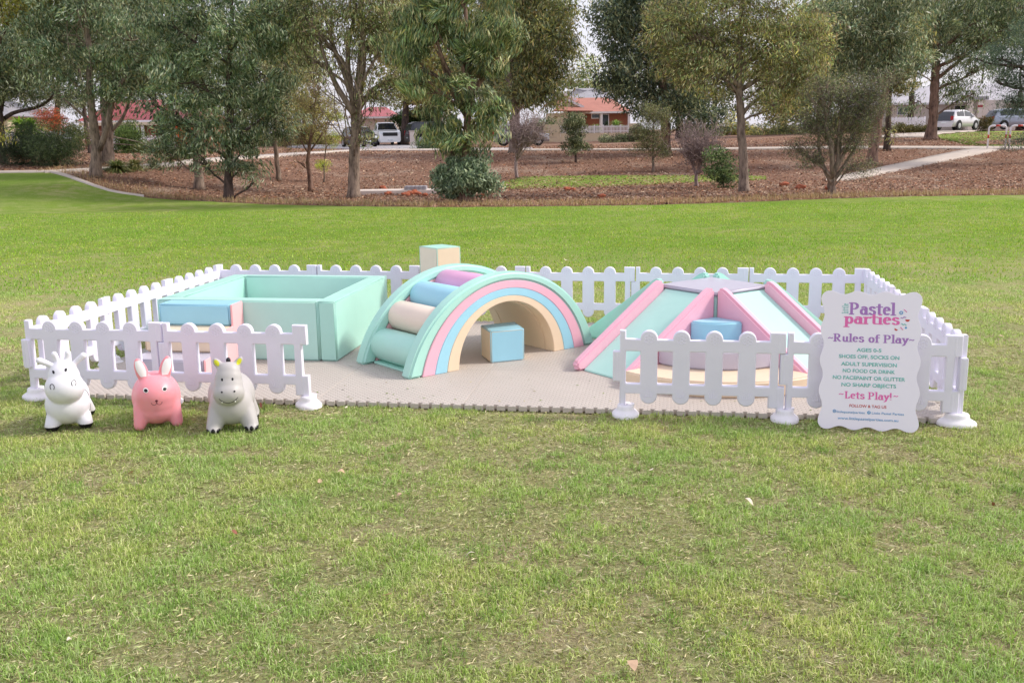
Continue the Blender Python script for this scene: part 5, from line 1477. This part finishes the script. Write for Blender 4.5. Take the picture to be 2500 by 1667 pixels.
M['metal_grey'] = tiles('grey_metal_roof', '#a9a7ae', 2.2, True); M['metal_pale'] = tiles('pale_metal_roof', '#c9c6cd', 2.2, True)
M['cream'] = plain('cream_render', '#dfcfb4', rough=.9, bs=.1); M['brick'] = plain('red_brick', '#94604d', rough=.9, var=.2, scale=12)
M['white'] = plain('white_paintwork', '#efedf2', rough=.6, bs=0); M['paleren'] = plain('pale_render', '#dcd0c8', rough=.9)
M['brown'] = plain('brown_timber', '#5f4038', rough=.8)

def slab(name, pts, th, mat, parent):
    """a roof plane with real thickness"""
    P = [Vector(p) for p in pts]; n = (P[1] - P[0]).cross(P[2] - P[0]).normalized()
    if n.z < 0: n = -n
    bm = bmesh.new(); a = [bm.verts.new(p) for p in P]; b = [bm.verts.new(p - n * th) for p in P]
    bm.faces.new(a); bm.faces.new(b[::-1])
    for i in range(len(P)): bm.faces.new((a[i], b[i], b[(i + 1) % len(P)], a[(i + 1) % len(P)]))
    return finish(bm, name, mat, parent, 0)

def house(name, label, y, uL, uR, vE, vR, insL, insR, roof, wall, dep=9.0, ov=.5, windows=(), posts=(), k=1.0, doorm='brown', brickwall=None):
    """hip roofed house; u, v in 2500-wide photo units measured at the facade"""
    cx = px(uL, vE, y) if False else None
    a, b = AT(uL, vE, y, k), AT(uR, vE, y, k); r = AT((uL + uR) / 2, vR, y + dep / 2, k)
    g = float(hill((a.x + b.x) / 2, y)); ez = (a.z + b.z) / 2; rz = r.z
    base = Vector(((a.x + b.x) / 2, y, g)); t = thing(name, label, 'house', base)
    x0, x1 = a.x - base.x, b.x - base.x; ez -= g; rz -= g
    bm = bmesh.new(); box(bm, x0 + ov, x1 - ov, 0, dep, -.5, ez - .05); w = finish(bm, 'wall', wall, t, 0)
    e = [(x0, -ov, ez), (x1, -ov, ez), (x1, dep + ov, ez), (x0, dep + ov, ez)]
    R0, R1 = (x0 + insL, dep / 2, rz), (x1 - insR, dep / 2, rz)
    for pl in ((e[0], e[1], R1, R0), (e[1], e[2], R1), (e[2], e[3], R0, R1), (e[3], e[0], R0)): slab('roof', pl, .1, roof, t)
    bm = bmesh.new(); box(bm, x0 - .03, x1 + .03, -ov - .1, -ov - .02, ez - .16, ez + .02); finish(bm, 'gutter', M['white'], t, 0)
    for (wu, wv0, wv1, ww) in windows:
        c = AT(wu, wv0, y, k); c2 = AT(wu, wv1, y, k); wx = c.x - base.x
        bm = bmesh.new(); box(bm, wx - ww / 2 - .08, wx + ww / 2 + .08, -.06, .03, c2.z - g - .08, c.z - g + .08); f = finish(bm, 'window', M['white'], w, 0)
        bm = bmesh.new(); box(bm, wx - ww / 2, wx + ww / 2, -.075, -.0, c2.z - g, c.z - g); finish(bm, 'pane', M['glass'], f, 0)
    for pu in posts:
        c = AT(pu, vE, y, k); xx = c.x - base.x
        bm = bmesh.new(); box(bm, xx - .12, xx + .12, -ov - .1 + .12, -ov + .24, -.4, ez - .17, .02); finish(bm, 'post', M['white'], t, 0)
    return t, base
def Zc(x, y): return (1300 + x / 5.88, 200 + y / 5.88)
# tiled house
u0, v0 = Zc(520, 432); u1, _ = Zc(1450, 432); _, vr = Zc(0, 228)
h, hb = house('brick_house', 'house with terracotta tiled roof, cream gables and white fence, right of centre', 101, u0, u1, v0, vr, .8, 2.2, M['tile_r'], M['brick'], 9,
              windows=[(Zc(905, 0)[0], Zc(0, 470)[1], Zc(0, 520)[1], .7), (Zc(1030, 0)[0], Zc(0, 475)[1], Zc(0, 640)[1], .8)], posts=[Zc(985, 0)[0], Zc(1380, 0)[0]])
for (ap, gl, gr, el, er, yy, dd, nm) in (((490, 252), (378, 350), (738, 366), (300, 416), (856, 418), 98.4, 5.2, 0), ((435, 168), (262, 268), (630, 268), (190, 330), (700, 330), 101.2, 5.0, 1)):
    A, L1, R1, L2, R2 = [AT(*Zc(*p), yy, 1.0) - hb for p in (ap, gl, gr, el, er)]
    back = Vector((0, dd, 0))
    L2 += Vector((0, -.9, 0)); R2 += Vector((0, -.9, 0))
    f = back
    slab('roof', [L2, R2, R1, L1], .1, M['tile_r'], h)
    slab('roof', [R2, R2 + f, A + f, A, R1], .1, M['tile_r'], h) if False else slab('roof', [R1, R1 + f, A + f, A], .12, M['tile_r'], h)
    slab('roof', [L1, A, A + f, L1 + f], .12, M['tile_r'], h)
    slab('roof', [R2, R2 + f, R1 + f, R1], .1, M['tile_r'], h); slab('roof', [L2, L1, L1 + f, L2 + f], .1, M['tile_r'], h)
    bm = bmesh.new(); fr = [L1 + Vector((.1, .12, -.02)), R1 + Vector((-.1, .12, -.02)), A + Vector((0, .12, -.14))]
    a = [bm.verts.new(p) for p in fr]; b = [bm.verts.new(p + Vector((0, .1, 0))) for p in fr]
    bm.faces.new(a); bm.faces.new(b[::-1]); [bm.faces.new((a[i], b[i], b[(i + 1) % 3], a[(i + 1) % 3])) for i in range(3)]
    ga = finish(bm, 'gable', M['cream'], h, 0)
    for s, e in ((L1, A), (A, R1)):     # barge boards
        dv = (e - s).normalized(); up = Vector((-dv.z, 0, dv.x)) * .12; bm = bmesh.new()
        q = [s + Vector((0, -.06, 0)), e + Vector((0, -.06, 0))]; vs = []
        for p in (q[0] - up, q[1] - up, q[1] + up, q[0] + up): vs.append(bm.verts.new(p))
        v2 = [bm.verts.new(v.co + Vector((0, .1, 0))) for v in vs]; bm.faces.new(vs); bm.faces.new(v2[::-1])
        for i in range(4): bm.faces.new((vs[i], v2[i], v2[(i + 1) % 4], vs[(i + 1) % 4]))
        finish(bm, 'barge_board', M['white'], ga, 0)
    for i in range(5):
        f_ = (i + 1) / 6; x = L1.x + (R1.x - L1.x) * f_; zt = np.interp(x, [L1.x, A.x, R1.x], [L1.z, A.z, R1.z]) - .3
        zb_ = L1.z + (R1.z - L1.z) * f_
        if zt > zb_ + .05:
            bm = bmesh.new(); box(bm, x - .05, x + .05, L1.y + .05, L1.y + .125, zb_ + .0, zt); finish(bm, 'batten', M['brown'], ga, 0)
bm = bmesh.new(); p = AT(*Zc(600, 430), 98, 1.0) - hb; p2 = AT(*Zc(752, 600), 98, 1.0) - hb
box(bm, p.x - 2.6, p2.x, p.y, p.y + 4, -.6, p.z - .12); finish(bm, 'front_wall', M['cream'], h, 0)
# retaining wall, pillars and white fence
def picket_fence(label, pa, pb, z0, z1, sp=.14, w=.09, posts=6):
    a, b = Vector(pa), Vector(pb); t = thing('picket_fence', label, 'fence', (a.x, a.y, z0)); L = (b - a).length; d = (b - a).normalized(); ang = math.atan2(d.y, d.x)
    t.rotation_euler = (0, 0, ang); H = z1 - z0; bm = bmesh.new()
    for i in range(int(L / sp)):
        x = i * sp + sp / 2; vs = [(x - w / 2, 0), (x + w / 2, 0), (x + w / 2, H - .05), (x, H), (x - w / 2, H - .05)]
        A = [bm.verts.new((p, -.02, q)) for p, q in vs]; B = [bm.verts.new((p, 0, q)) for p, q in vs]
        bm.faces.new(A); bm.faces.new(B[::-1]); [bm.faces.new((A[k], B[k], B[(k + 1) % 5], A[(k + 1) % 5])) for k in range(5)]
    finish(bm, 'pickets', M['white'], t, 0)
    for z in (H * .22, H * .78): bm = bmesh.new(); box(bm, 0, L, .002, .04, z - .035, z + .035); finish(bm, 'fence_rail', M['white'], t, 0)
    for i in range(posts + 1): bm = bmesh.new(); x = L * i / posts; box(bm, x - .05, x + .05, .042, .13, -.3, H + .03); finish(bm, 'post', M['white'], t, 0)
    return t
a, b = AT(*Zc(400, 735), 93, 1), AT(*Zc(1388, 735), 93, 1); ztop = AT(*Zc(900, 625), 93, 1).z
zb0 = (a.z + b.z) / 2
picket_fence('white picket fence on a cream retaining wall before the tiled house', (a.x, 93, 0), (b.x, 93, 0), zb0, ztop, .13, .075, 8)
wl = thing('retaining_wall', 'low cream limestone wall carrying the white fence of the tiled house', 'wall', ((a.x + b.x) / 2, 93.2, float(hill(5, 93)) - .3))
for x0, x1 in ((a.x - 1.6, a.x), (b.x, b.x + .9)): bm = bmesh.new(); box(bm, x0 - wl.location.x, x1 - wl.location.x, -.25, .25, 0, ztop + .12 - wl.location.z, .03); finish(bm, 'pillar', M['cream'], wl, 0)
bm = bmesh.new(); box(bm, a.x - wl.location.x + .003, b.x - wl.location.x - .003, -.16, .16, 0, zb0 - .01 - wl.location.z, .03); finish(bm, 'wall', M['cream'], wl, 0)
# grey roof behind
house('house', 'house behind the tiled one, only its grey hip metal roof showing', 122, Zc(470, 0)[0], Zc(1290, 0)[0], Zc(0, 236)[1], Zc(0, 92)[1], 4.2, 5.2, M['metal_grey'], M['paleren'], 14)
# left red roofed house
def Zl(x, y): return (x / 5.407, 230 + y / 5.407)
h2, hb2 = house('house', 'house with red metal roof and cream verandah seen between the left gums', 88, Zl(1020, 0)[0], Zl(2700, 0)[0], Zl(0, 350)[1], Zl(0, 80)[1], 2.2, 3.2, M['metal_red'], M['brick'], 9,
      windows=[(Zl(1650, 0)[0], Zl(0, 400)[1], Zl(0, 520)[1], 1.4), (Zl(2250, 0)[0], Zl(0, 400)[1], Zl(0, 520)[1], 1.4)], posts=[Zl(x, 0)[0] for x in (1200, 1500, 1830, 1895, 2300)])
bm = bmesh.new(); p = AT(*Zl(1020, 350), 87.3, 1) - hb2; q = AT(*Zl(2700, 398), 87.3, 1) - hb2; box(bm, p.x + .1, q.x - .1, -.66, -.62, q.z, p.z - .2); finish(bm, 'verandah_beam', M['cream'], h2, 0)
a, b = AT(*Zl(1420, 660), 80, 1), AT(*Zl(2350, 660), 80, 1)
picket_fence('white picket fence before the red roofed house at the left', (a.x, 80, 0), (b.x, 80, 0), float(hill(a.x, 80)) + .02, AT(*Zl(1900, 552), 80, 1).z, .15, .085, 8)
house('house', 'grey roofed cream house at the far left border behind the shrubs', 84, -160, Zl(170, 0)[0], Zl(0, 292)[1], Zl(0, 60)[1], 3, 3.2, M['metal_grey'], M['cream'], 10, posts=[Zl(25, 0)[0]])
a, b = AT(*Zl(-200, 640), 74, 1), AT(*Zl(800, 640), 74, 1)
picket_fence('white picket fence mostly hidden by the dark shrubs at the far left', (a.x, 74, 0), (b.x, 74, 0), float(hill(a.x, 74)) + .02, AT(*Zl(200, 500), 74, 1).z, .15, .085, 8)
house('house', 'white walled house with red roof behind the white pickup', 100, 850, 968, 286, 262, 1.5, 1.5, M['metal_red'], M['paleren'], 8)
house('house', 'pale roofed house behind the dark wagon', 108, 935, 1090, 283, 256, 2.5, 2.5, M['metal_pale'], M['white'], 8)
bp = onhill(948, 81); bk = thing('brick_pillar', 'square pale brick pillar between the white pickup and the dark wagon', 'pillar', bp)
bm = bmesh.new(); box(bm, -.24, .24, -.24, .24, -.1, 1.05, .01); finish(bm, 'shaft', M['paleren'], bk, 0); bm = bmesh.new(); box(bm, -.28, .28, -.28, .28, 1.052, 1.14, .01); finish(bm, 'capping', M['concrete'], bk, 0)
# right pale roofed house
def Zq(x, y): return (2100 + x / 5.88, 200 + y / 5.88)
h3, hb3 = house('house', 'house with pale metal roof and cream garage behind the parked cars at the right', 96, Zq(300, 0)[0], Zq(3300, 0)[0], Zq(0, 295)[1], Zq(0, 30)[1], 7.5, 5, M['metal_pale'], M['paleren'], 12,
     windows=[(Zq(640, 0)[0], Zq(0, 370)[1], Zq(0, 470)[1], 1.3), (Zq(1450, 0)[0], Zq(0, 350)[1], Zq(0, 440)[1], 1.2)])
p = AT(*Zq(1560, 215), 92, 1); q = AT(*Zq(1770, 215), 92, 1)
po = thing('porch_pier', 'cream square porch piers with red band between the two silver cars', 'porch', ((p.x + q.x) / 2, 92, float(hill(q.x, 92)) - .2))
hh = p.z - po.location.z; wd = (q.x - p.x) / 2
bm = bmesh.new(); box(bm, -wd, -wd * .4, -.3, .3, 0, hh - .3, .01); box(bm, wd * .15, wd * .75, -.3, .3, 0, hh - .3, .01); finish(bm, 'pier', M['paleren'], po, 0)
bm = bmesh.new(); box(bm, -wd, wd * 1.5, -.4, 3.4, hh - .298, hh, .01); finish(bm, 'flat_roof', M['metal_grey'], po, 0)
bm = bmesh.new(); box(bm, wd * .1, wd * .8, -.33, -.302, hh - .95, hh - .75); finish(bm, 'band', plain('dull_red', '#9c3a3e', rough=.6), po, 0)
bm = bmesh.new(); box(bm, wd * .8, wd * 4.5, .4, 3.3, 0, hh - .302); finish(bm, 'wall', M['paleren'], po, 0)
a, b = AT(*Zq(380, 620), 84, 1), AT(*Zq(930, 620), 84, 1)
picket_fence('white paling fence with close palings behind the hedge at the right', (a.x, 84, 0), (b.x, 84, 0), min(a.z, b.z) - .05, AT(*Zq(650, 508), 84, 1).z, .12, .09, 4)
# hoop barriers
M['signal'] = plain('red_reflective', '#c43a2c', rough=.4, bs=0)
def hoop(label, ua, ub, v):
    A, B = G(ua, v, 1), G(ub, v, 1); L = (B - A).length; t = thing('hoop_barrier', label, 'barrier', A, math.atan2(B.y - A.y, B.x - A.x), 'hoop barriers on the path')
    Hh = 1.12; r = .16
    pts = [(0, 0, -.1), (0, 0, Hh - r)] + [(r - r * math.cos(a), 0, Hh - r + r * math.sin(a)) for a in np.linspace(0, PI / 2, 7)[1:]] + [(L - r, 0, Hh)] + [(L - r + r * math.sin(a), 0, Hh - r + r * math.cos(a)) for a in np.linspace(0, PI / 2, 7)[1:]] + [(L, 0, -.1)]
    mb = MB(); mb.tube(pts, .042, 10); mb.build('pipe', M['white'], t)
    for q in ((0, 0, .52), (L, 0, .52)): mb = MB(); mb.tube([q, (q[0], 0, .70)], .045, 10); mb.build('red_band', M['signal'], t)
    mb = MB(); mb.tube([(L / 2 - .11, 0, Hh), (L / 2 + .11, 0, Hh)], .045, 10); mb.build('red_band', M['signal'], t)
hoop('white hoop barrier with red bands, left one on the path at the right border', Zq(1825, 0)[0], Zq(2078, 0)[0], Zq(0, 968)[1])
hoop('white hoop barrier with red bands, right one cut by the picture border', Zq(2135, 0)[0], Zq(2400, 0)[0], Zq(0, 968)[1])

# ------------------------------------------------------------------ rocks, slab, litter
M['rock'] = plain('laterite_rock', '#a05a40', rough=.95, var=.3, scale=9, bs=.8, bscale=14, bd=.04)
rk = [(880, 433), (884, 440), (893, 446), (905, 444), (932, 449), (940, 446), (962, 447), (975, 449), (1010, 446), (995, 440), (1030, 443), (1303, 436), (1315, 437), (1382, 453), (1838, 433), (1900, 434), (1800, 426), (888, 447), (950, 445), (1105, 454)]
for i, (u, v) in enumerate(rk):
    bm = bmesh.new(); bmesh.ops.create_icosphere(bm, subdivisions=3, radius=1); s = rng.uniform(.09, .19)
    for q in bm.verts: q.co *= s * (1 + .5 * noise.noise(q.co * 1.3 + Vector((i * 7, 0, 0)))); q.co.z *= .6
    o = finish(bm, 'rock', M['rock'], None, 60); o.location = G(u, v) + Vector((0, 0, .03)); o.rotation_euler = (0, 0, i)
    tag(o, 'reddish laterite lump lying on the mulch of the far bed', 'rock', 'laterite rocks on the mulch bed')
p = G(940, 446); sl_ = thing('drain_slab', 'flat pale concrete drain cover with a grate behind the sparse gum', 'drain cover', p)
bm = bmesh.new(); box(bm, -1.9, 1.9, .2, 1.3, -.05, .12, .02); finish(bm, 'slab', M['paleren'], sl_, 0)
bm = bmesh.new(); box(bm, -.2, .55, .3, .9, .122, .24, .01); finish(bm, 'grate', M['metal_grey'], sl_, 0)

def scatter_chips(name, n, region, size, cols, mat, z=.0, flat=.9, wr=(.25, .6)):
    P = region(n); n = len(P)
    d = rng.normal(size=(n, 3)); d[:, 2] *= 1 - flat; d /= np.linalg.norm(d, axis=1)[:, None]
    r = rng.normal(size=(n, 3)) * np.array([1, 1, 1 - flat]); s = np.cross(np.cross(d, r), d); s /= np.linalg.norm(s, axis=1)[:, None] + 1e-9
    ln = size * rng.uniform(.5, 1.4, n)[:, None]; wd = ln * rng.uniform(wr[0], wr[1], n)[:, None]
    V = np.stack([P - d * ln / 2, P + s * wd / 2, P + d * ln / 2, P - s * wd / 2], 1); V[..., 2] += z
    V[:, :, 2] += rng.uniform(0, size * .25, (n, 4))
    c = np.array(cols)[rng.integers(0, len(cols), n)] * rng.uniform(.7, 1.25, (n, 1))
    o = np_mesh(name, V.reshape(-1, 3), quads=np.arange(n * 4).reshape(n, 4), col=np.clip(np.repeat(c, 4, 0), 0, 1), mat=mat)
    tag(o, kind='stuff'); return o
ex_, ey_ = LAWN_EDGE
oo = np.argsort(ex_)
def bed(n):
    x = rng.uniform(-1, 1, n * 2); y = 26 + 44 * rng.uniform(0, 1, n * 2) ** 1.35
    x = x * (.54 * y + 2)
    ye = np.interp(x, ex_[oo], ey_[oo]); k = (y > ye + .15)
    x, y = x[k][:n], y[k][:n]
    # thinner where the sandy patches are
    return np.stack([x, y, hill(x, y)], 1)
scatter_chips('leaf_litter', 150000, bed, .095, C('#866654', '#a17c66', '#bb9a80', '#d2b99e', '#69503f', '#ae8464', '#52423a', '#a5704e'), M['litter'], .0)

# dry straw fringe along the lawn edge
def straw(n):
    i = rng.integers(60, 230, n); x = ex_[i] + rng.uniform(-.3, .3, n); ye = np.interp(x, ex_[oo], ey_[oo])
    y = ye + .1 + np.abs(rng.normal(0, .8, n)); return np.stack([x, y, hill(x, y)], 1)

def blades(name, P, h, w, cols, lean=.5, jit=.25, mat=None, kind='stuff', tint=None):
    n = len(P); a = rng.uniform(0, 2 * np.pi, n); ln = rng.uniform(.15, 1, n) * lean
    d = np.stack([np.cos(a), np.sin(a), np.zeros(n)], 1); b = rng.uniform(0, 2 * np.pi, n); s = np.stack([np.cos(b), np.sin(b), np.zeros(n)], 1)
    hh = (h * rng.uniform(.5, 1.3, n))[:, None]; ww = (w * rng.uniform(.7, 1.3, n))[:, None]
    up = np.array([0, 0, 1.0]); L = ln[:, None]
    p1 = P + hh * (.55 * up * (1 - L * .35) + d * L * .30); p2 = P + hh * (up * np.maximum(.12, 1 - L * .9) + d * L * .95)
    V = np.stack([P - s * ww / 2, P + s * ww / 2, p1 + s * ww * .4, p1 - s * ww * .4, p2], 1)
    i = np.arange(n)[:, None] * 5
    q = i + np.array([[0, 1, 2, 3]]); t = i + np.array([[3, 2, 4]])
    c = np.array(cols)[rng.integers(0, len(cols), n)] * rng.uniform(1 - jit, 1 + jit, (n, 1))
    if tint is not None: c = c * tint
    o = np_mesh(name, V.reshape(-1, 3), quads=q, tris=t, col=np.clip(np.repeat(c, 5, 0), 0, 1), mat=mat or M['blade'])
    if kind: tag(o, kind=kind)
    return o
GR = C('#aac26c', '#97b05e', '#bacd82', '#ccd89a', '#86a04e', '#b4c480', '#d8dab0', '#a0ba66')
GD = C('#d8cda2', '#c5b78a', '#e3dab8', '#b3ae78')
sp = straw(9000); blades('dry_grass', sp, np.full(len(sp), .22), np.full(len(sp), .012), C('#b59a74', '#c9ae86', '#9c8460', '#a7996a'), .8)

# field noise
def fld(x, y, f, o=0.):
    """cheap smooth value noise, vectorised"""
    X = x * f + o; Y = y * f + o * 1.7; xi, yi = np.floor(X).astype(int), np.floor(Y).astype(int); fx, fy = X - xi, Y - yi
    fx = fx * fx * (3 - 2 * fx); fy = fy * fy * (3 - 2 * fy)
    def hs(a, b): v = np.sin(a * 127.1 + b * 311.7 + o * 13.3) * 43758.5453; return v - np.floor(v)
    return (hs(xi, yi) * (1 - fx) + hs(xi + 1, yi) * fx) * (1 - fy) + (hs(xi, yi + 1) * (1 - fx) + hs(xi + 1, yi + 1) * fx) * fy
def inside(x, y):
    s, c = math.sin(YAW), math.cos(YAW); X = EX + x * c + y * s; Y = EY + y * c - x * s
    return (X > -.0) & (X < 6.60) & (Y > .02) & (Y < 3.22)
def field(n, y0, y1, powr=1.0, wide=.56):
    u = rng.uniform(0, 1, n) ** powr; y = y0 + (y1 - y0) * u; x = rng.uniform(-1, 1, n) * (wide * y + .4)
    return x, y
def turf(name, n, y0, y1, h, w, powr, thr=.40, cols=GR, dry=.12, lean=.9, floor=.05, sharp=6.0, side=False):
    x, y = field(n, y0, y1, powr)
    if side: x = np.sign(x) * (.555 * y + .35 + 3.2 * rng.uniform(0, 1, n))
    f = .25 * fld(x, y, 1.9, 3) + .37 * fld(x, y, 6.1, 9) + .38 * fld(x, y, 15, 5)
    big = fld(x, y, .45, 21)
    F = f + .20 * (big - .5)
    keep = (rng.uniform(0, 1, n) < np.clip((F - thr) * sharp, floor, 1)) & ~inside(x, y)
    x, y, F = x[keep], y[keep], F[keep]
    tall = .45 + 1.25 * np.clip((F - thr) * 3.5, 0, 1) * (.6 + .6 * fld(x, y, 9, 33))
    P = np.stack([x, y, np.zeros_like(x)], 1)
    isd = rng.uniform(0, 1, len(x)) < (dry + .45 * np.clip(thr + .10 - F, 0, .15) / .15)
    # patches of different grasses: yellow green against blue green
    k = np.clip((fld(x, y, 1.1, 60) * .5 + fld(x, y, 3.3, 71) * .5 - .3) * 2.2, 0, 1)[:, None]
    tint = np.array([.93, 1.04, .84]) * (1 - k) + np.array([1.24, 1.14, 1.0]) * k
    return [blades(name, P[~isd], (h * tall)[~isd], np.full((~isd).sum(), w), cols, lean, tint=tint[~isd]), blades('dry_grass', P[isd], (h * .8 * tall)[isd], np.full(isd.sum(), w * .8), GD, lean * 1.2)]
turf('grass', 430000, 2.9, 7.8, .036, .0034, .85, .33, lean=1.25, floor=.42, sharp=4.5)
turf('grass', 210000, 7.4, 12.8, .030, .0060, .9, .32, GR, .08, lean=1.1, floor=.35)
turf('grass', 110000, 12.3, 27.0, .030, .012, .9, .20, C('#8db33c', '#9cbd4c', '#7aa532', '#aac862', '#aab060'), .02, floor=.5)
turf('grass', 230000, 2.0, 7.8, .036, .0052, .85, .33, lean=1.25, floor=.42, sharp=4.5, side=True)
turf('grass', 90000, 7.4, 12.8, .030, .0085, .9, .32, GR, .08, lean=1.1, floor=.35, side=True)
turf('grass', 45000, 12.3, 27.0, .030, .014, .9, .20, C('#8db33c', '#9cbd4c', '#7aa532', '#aac862', '#aab060'), .02, floor=.5, side=True)
def near(n):
    x, y = field(n, 2.9, 11.0, .85); k = ~inside(x, y) & (rng.uniform(0, 1, n) < np.clip((11.0 - y) / 4.5, 0, 1)); x, y = x[k], y[k]
    return np.stack([x, y, np.full_like(x, .004)], 1)
scatter_chips('thatch', 210000, near, .034, C('#c6bc92', '#b5ac80', '#d4cca6', '#a39f6c', '#a6b26e', '#968c64', '#b7c084', '#807c50', '#aab676'), M['litter'], .002, .80, (.05, .13))
def matpts(n):
    q = [E(rng.uniform(.1, 6.4), abs(rng.normal(0, .5)) + .05, MZ + .001) for _ in range(n)]
    return np.array([p[:] for p in q])
scatter_chips('grass_clippings', 110, matpts, .022, C('#8a9a52', '#b5aa7c', '#6f8040'), M['litter'], .001, .95)
# taller tussocks in the foreground
tp = []
for i in range(300):
    y = 3.0 + 5 * rng.uniform() ** .9; x = rng.uniform(-1, 1) * (.56 * y); k = rng.integers(20, 90); r = rng.uniform(.03, .10)
    q = rng.normal(size=(k, 2)) * r; tp.append(np.stack([x + q[:, 0], y + q[:, 1], np.zeros(k)], 1))
tp = np.concatenate(tp); tp = tp[~inside(tp[:, 0], tp[:, 1])]
blades('grass', tp, np.full(len(tp), .052), np.full(len(tp), .004), C('#86a84e', '#769a44', '#98b862', '#acc47a'), 1.0)
# long pale runners lying over the turf
V = MB()
for i in range(170):
    y = 3.1 + 4.4 * rng.uniform(); x = rng.uniform(-1, 1) * (.55 * y)
    if inside(np.array([x]), np.array([y]))[0]: continue
    a = rng.uniform(0, 6.3); L = rng.uniform(.03, .12) * (1.6 if i % 9 == 0 else 1); c_ = rng.uniform(-.6, .6)
    pts = [(x + L * t * math.cos(a + c_ * t), y + L * t * math.sin(a + c_ * t), .022 + .012 * math.sin(t * 3)) for t in np.linspace(0, 1, 6)]
    V.tube(pts, .0008, 3, False)
o = V.build('dry_grass', plain('straw', '#d9cfac', rough=.8, bs=0)); tag(o, kind='stuff')
# fallen gum leaves on the lawn
M['dleaf'] = plain('dead_leaf', '#c9a98a', rough=.7, var=.25, scale=20, bs=0); M['dleaf2'] = plain('pale_dead_leaf', '#e0d2c0', rough=.7, bs=0); M['dleaf3'] = plain('red_brown_leaf', '#96604a', rough=.7, bs=0)
fl_ = [(783, 1097), (1168, 1017), (800, 1070), (735, 1115), (1495, 1088), (540, 1235), (920, 1150), (1720, 1165), (2280, 1170), (300, 1095), (795, 943), (890, 1380), (1455, 1548), (1080, 1290), (600, 940), (2085, 1155), (160, 1480), (660, 522), (315, 517), (1500, 510), (2070, 505), (1000, 1640), (1300, 600), (560, 520), (2300, 780)]
for i, (u, v) in enumerate(fl_):
    p = G(u, v); L = .035 + .02 * rng.uniform() if v > 700 else .07; bm = bmesh.new(); n = 8; A, B = [], []
    if v == 1548: L = .06
    for j in range(n + 1):
        t = j / n; w = L * .20 * math.sin(PI * t) ** .8 * (1.6 if i % 3 == 0 else 1); zc = .25 * L * math.sin(t * 3 + i)
        A.append(bm.verts.new((t * L - L / 2, -w, zc + .3 * w))); B.append(bm.verts.new((t * L - L / 2, w, zc + .5 * w)))
    for j in range(n):
        try: bm.faces.new((A[j], A[j + 1], B[j + 1], B[j]))
        except ValueError: pass
    o = finish(bm, 'fallen_leaf', M[('dleaf', 'dleaf2', 'dleaf3')[i % 3]], None, 180); o.location = p + Vector((0, 0, .03)); o.rotation_euler = (.3 * math.sin(i), .3, i * 1.7)
    tag(o, 'small curled dry leaf fallen on the lawn grass', 'leaf', 'fallen leaves on the lawn')

# each rock and each fallen leaf is told apart by its neighbour and its rank from the left
ORD = ('first second third fourth fifth sixth seventh eighth ninth tenth eleventh twelfth thirteenth fourteenth fifteenth sixteenth seventeenth eighteenth nineteenth '
       'twentieth twenty-first twenty-second twenty-third twenty-fourth twenty-fifth').split()
def bearing(o): return o.location.x / o.location.y
rocks = sorted([o for o in COL.objects if o.get('category') == 'rock'], key=bearing)
for i, o in enumerate(rocks):
    u = 1250 + FPX * bearing(o); u /= 1.063
    where = ('at the foot of the sparse pale gum' if u < 920 else 'by the drain cover' if u < 1050 else 'by the weeping gum' if u < 1200 else 'near the leafless shrub' if u < 1450 else 'between the straight gum and the paperbark')
    o['label'] = 'reddish laterite lump %s, %s rock from the left' % (where, ORD[i])
leaves = sorted([o for o in COL.objects if o.get('category') == 'leaf'], key=bearing)
for i, o in enumerate(leaves):
    cn = {'dead_leaf': 'tan', 'pale_dead_leaf': 'pale', 'red_brown_leaf': 'red brown'}[o.data.materials[0].name]
    where = 'foreground grass' if o.location.y < 6.3 else 'lawn behind' if o.location.y > 9 else 'grass by the mat'
    o['label'] = '%s curled dry leaf on the %s, %s from the left' % (cn, where, ORD[i])
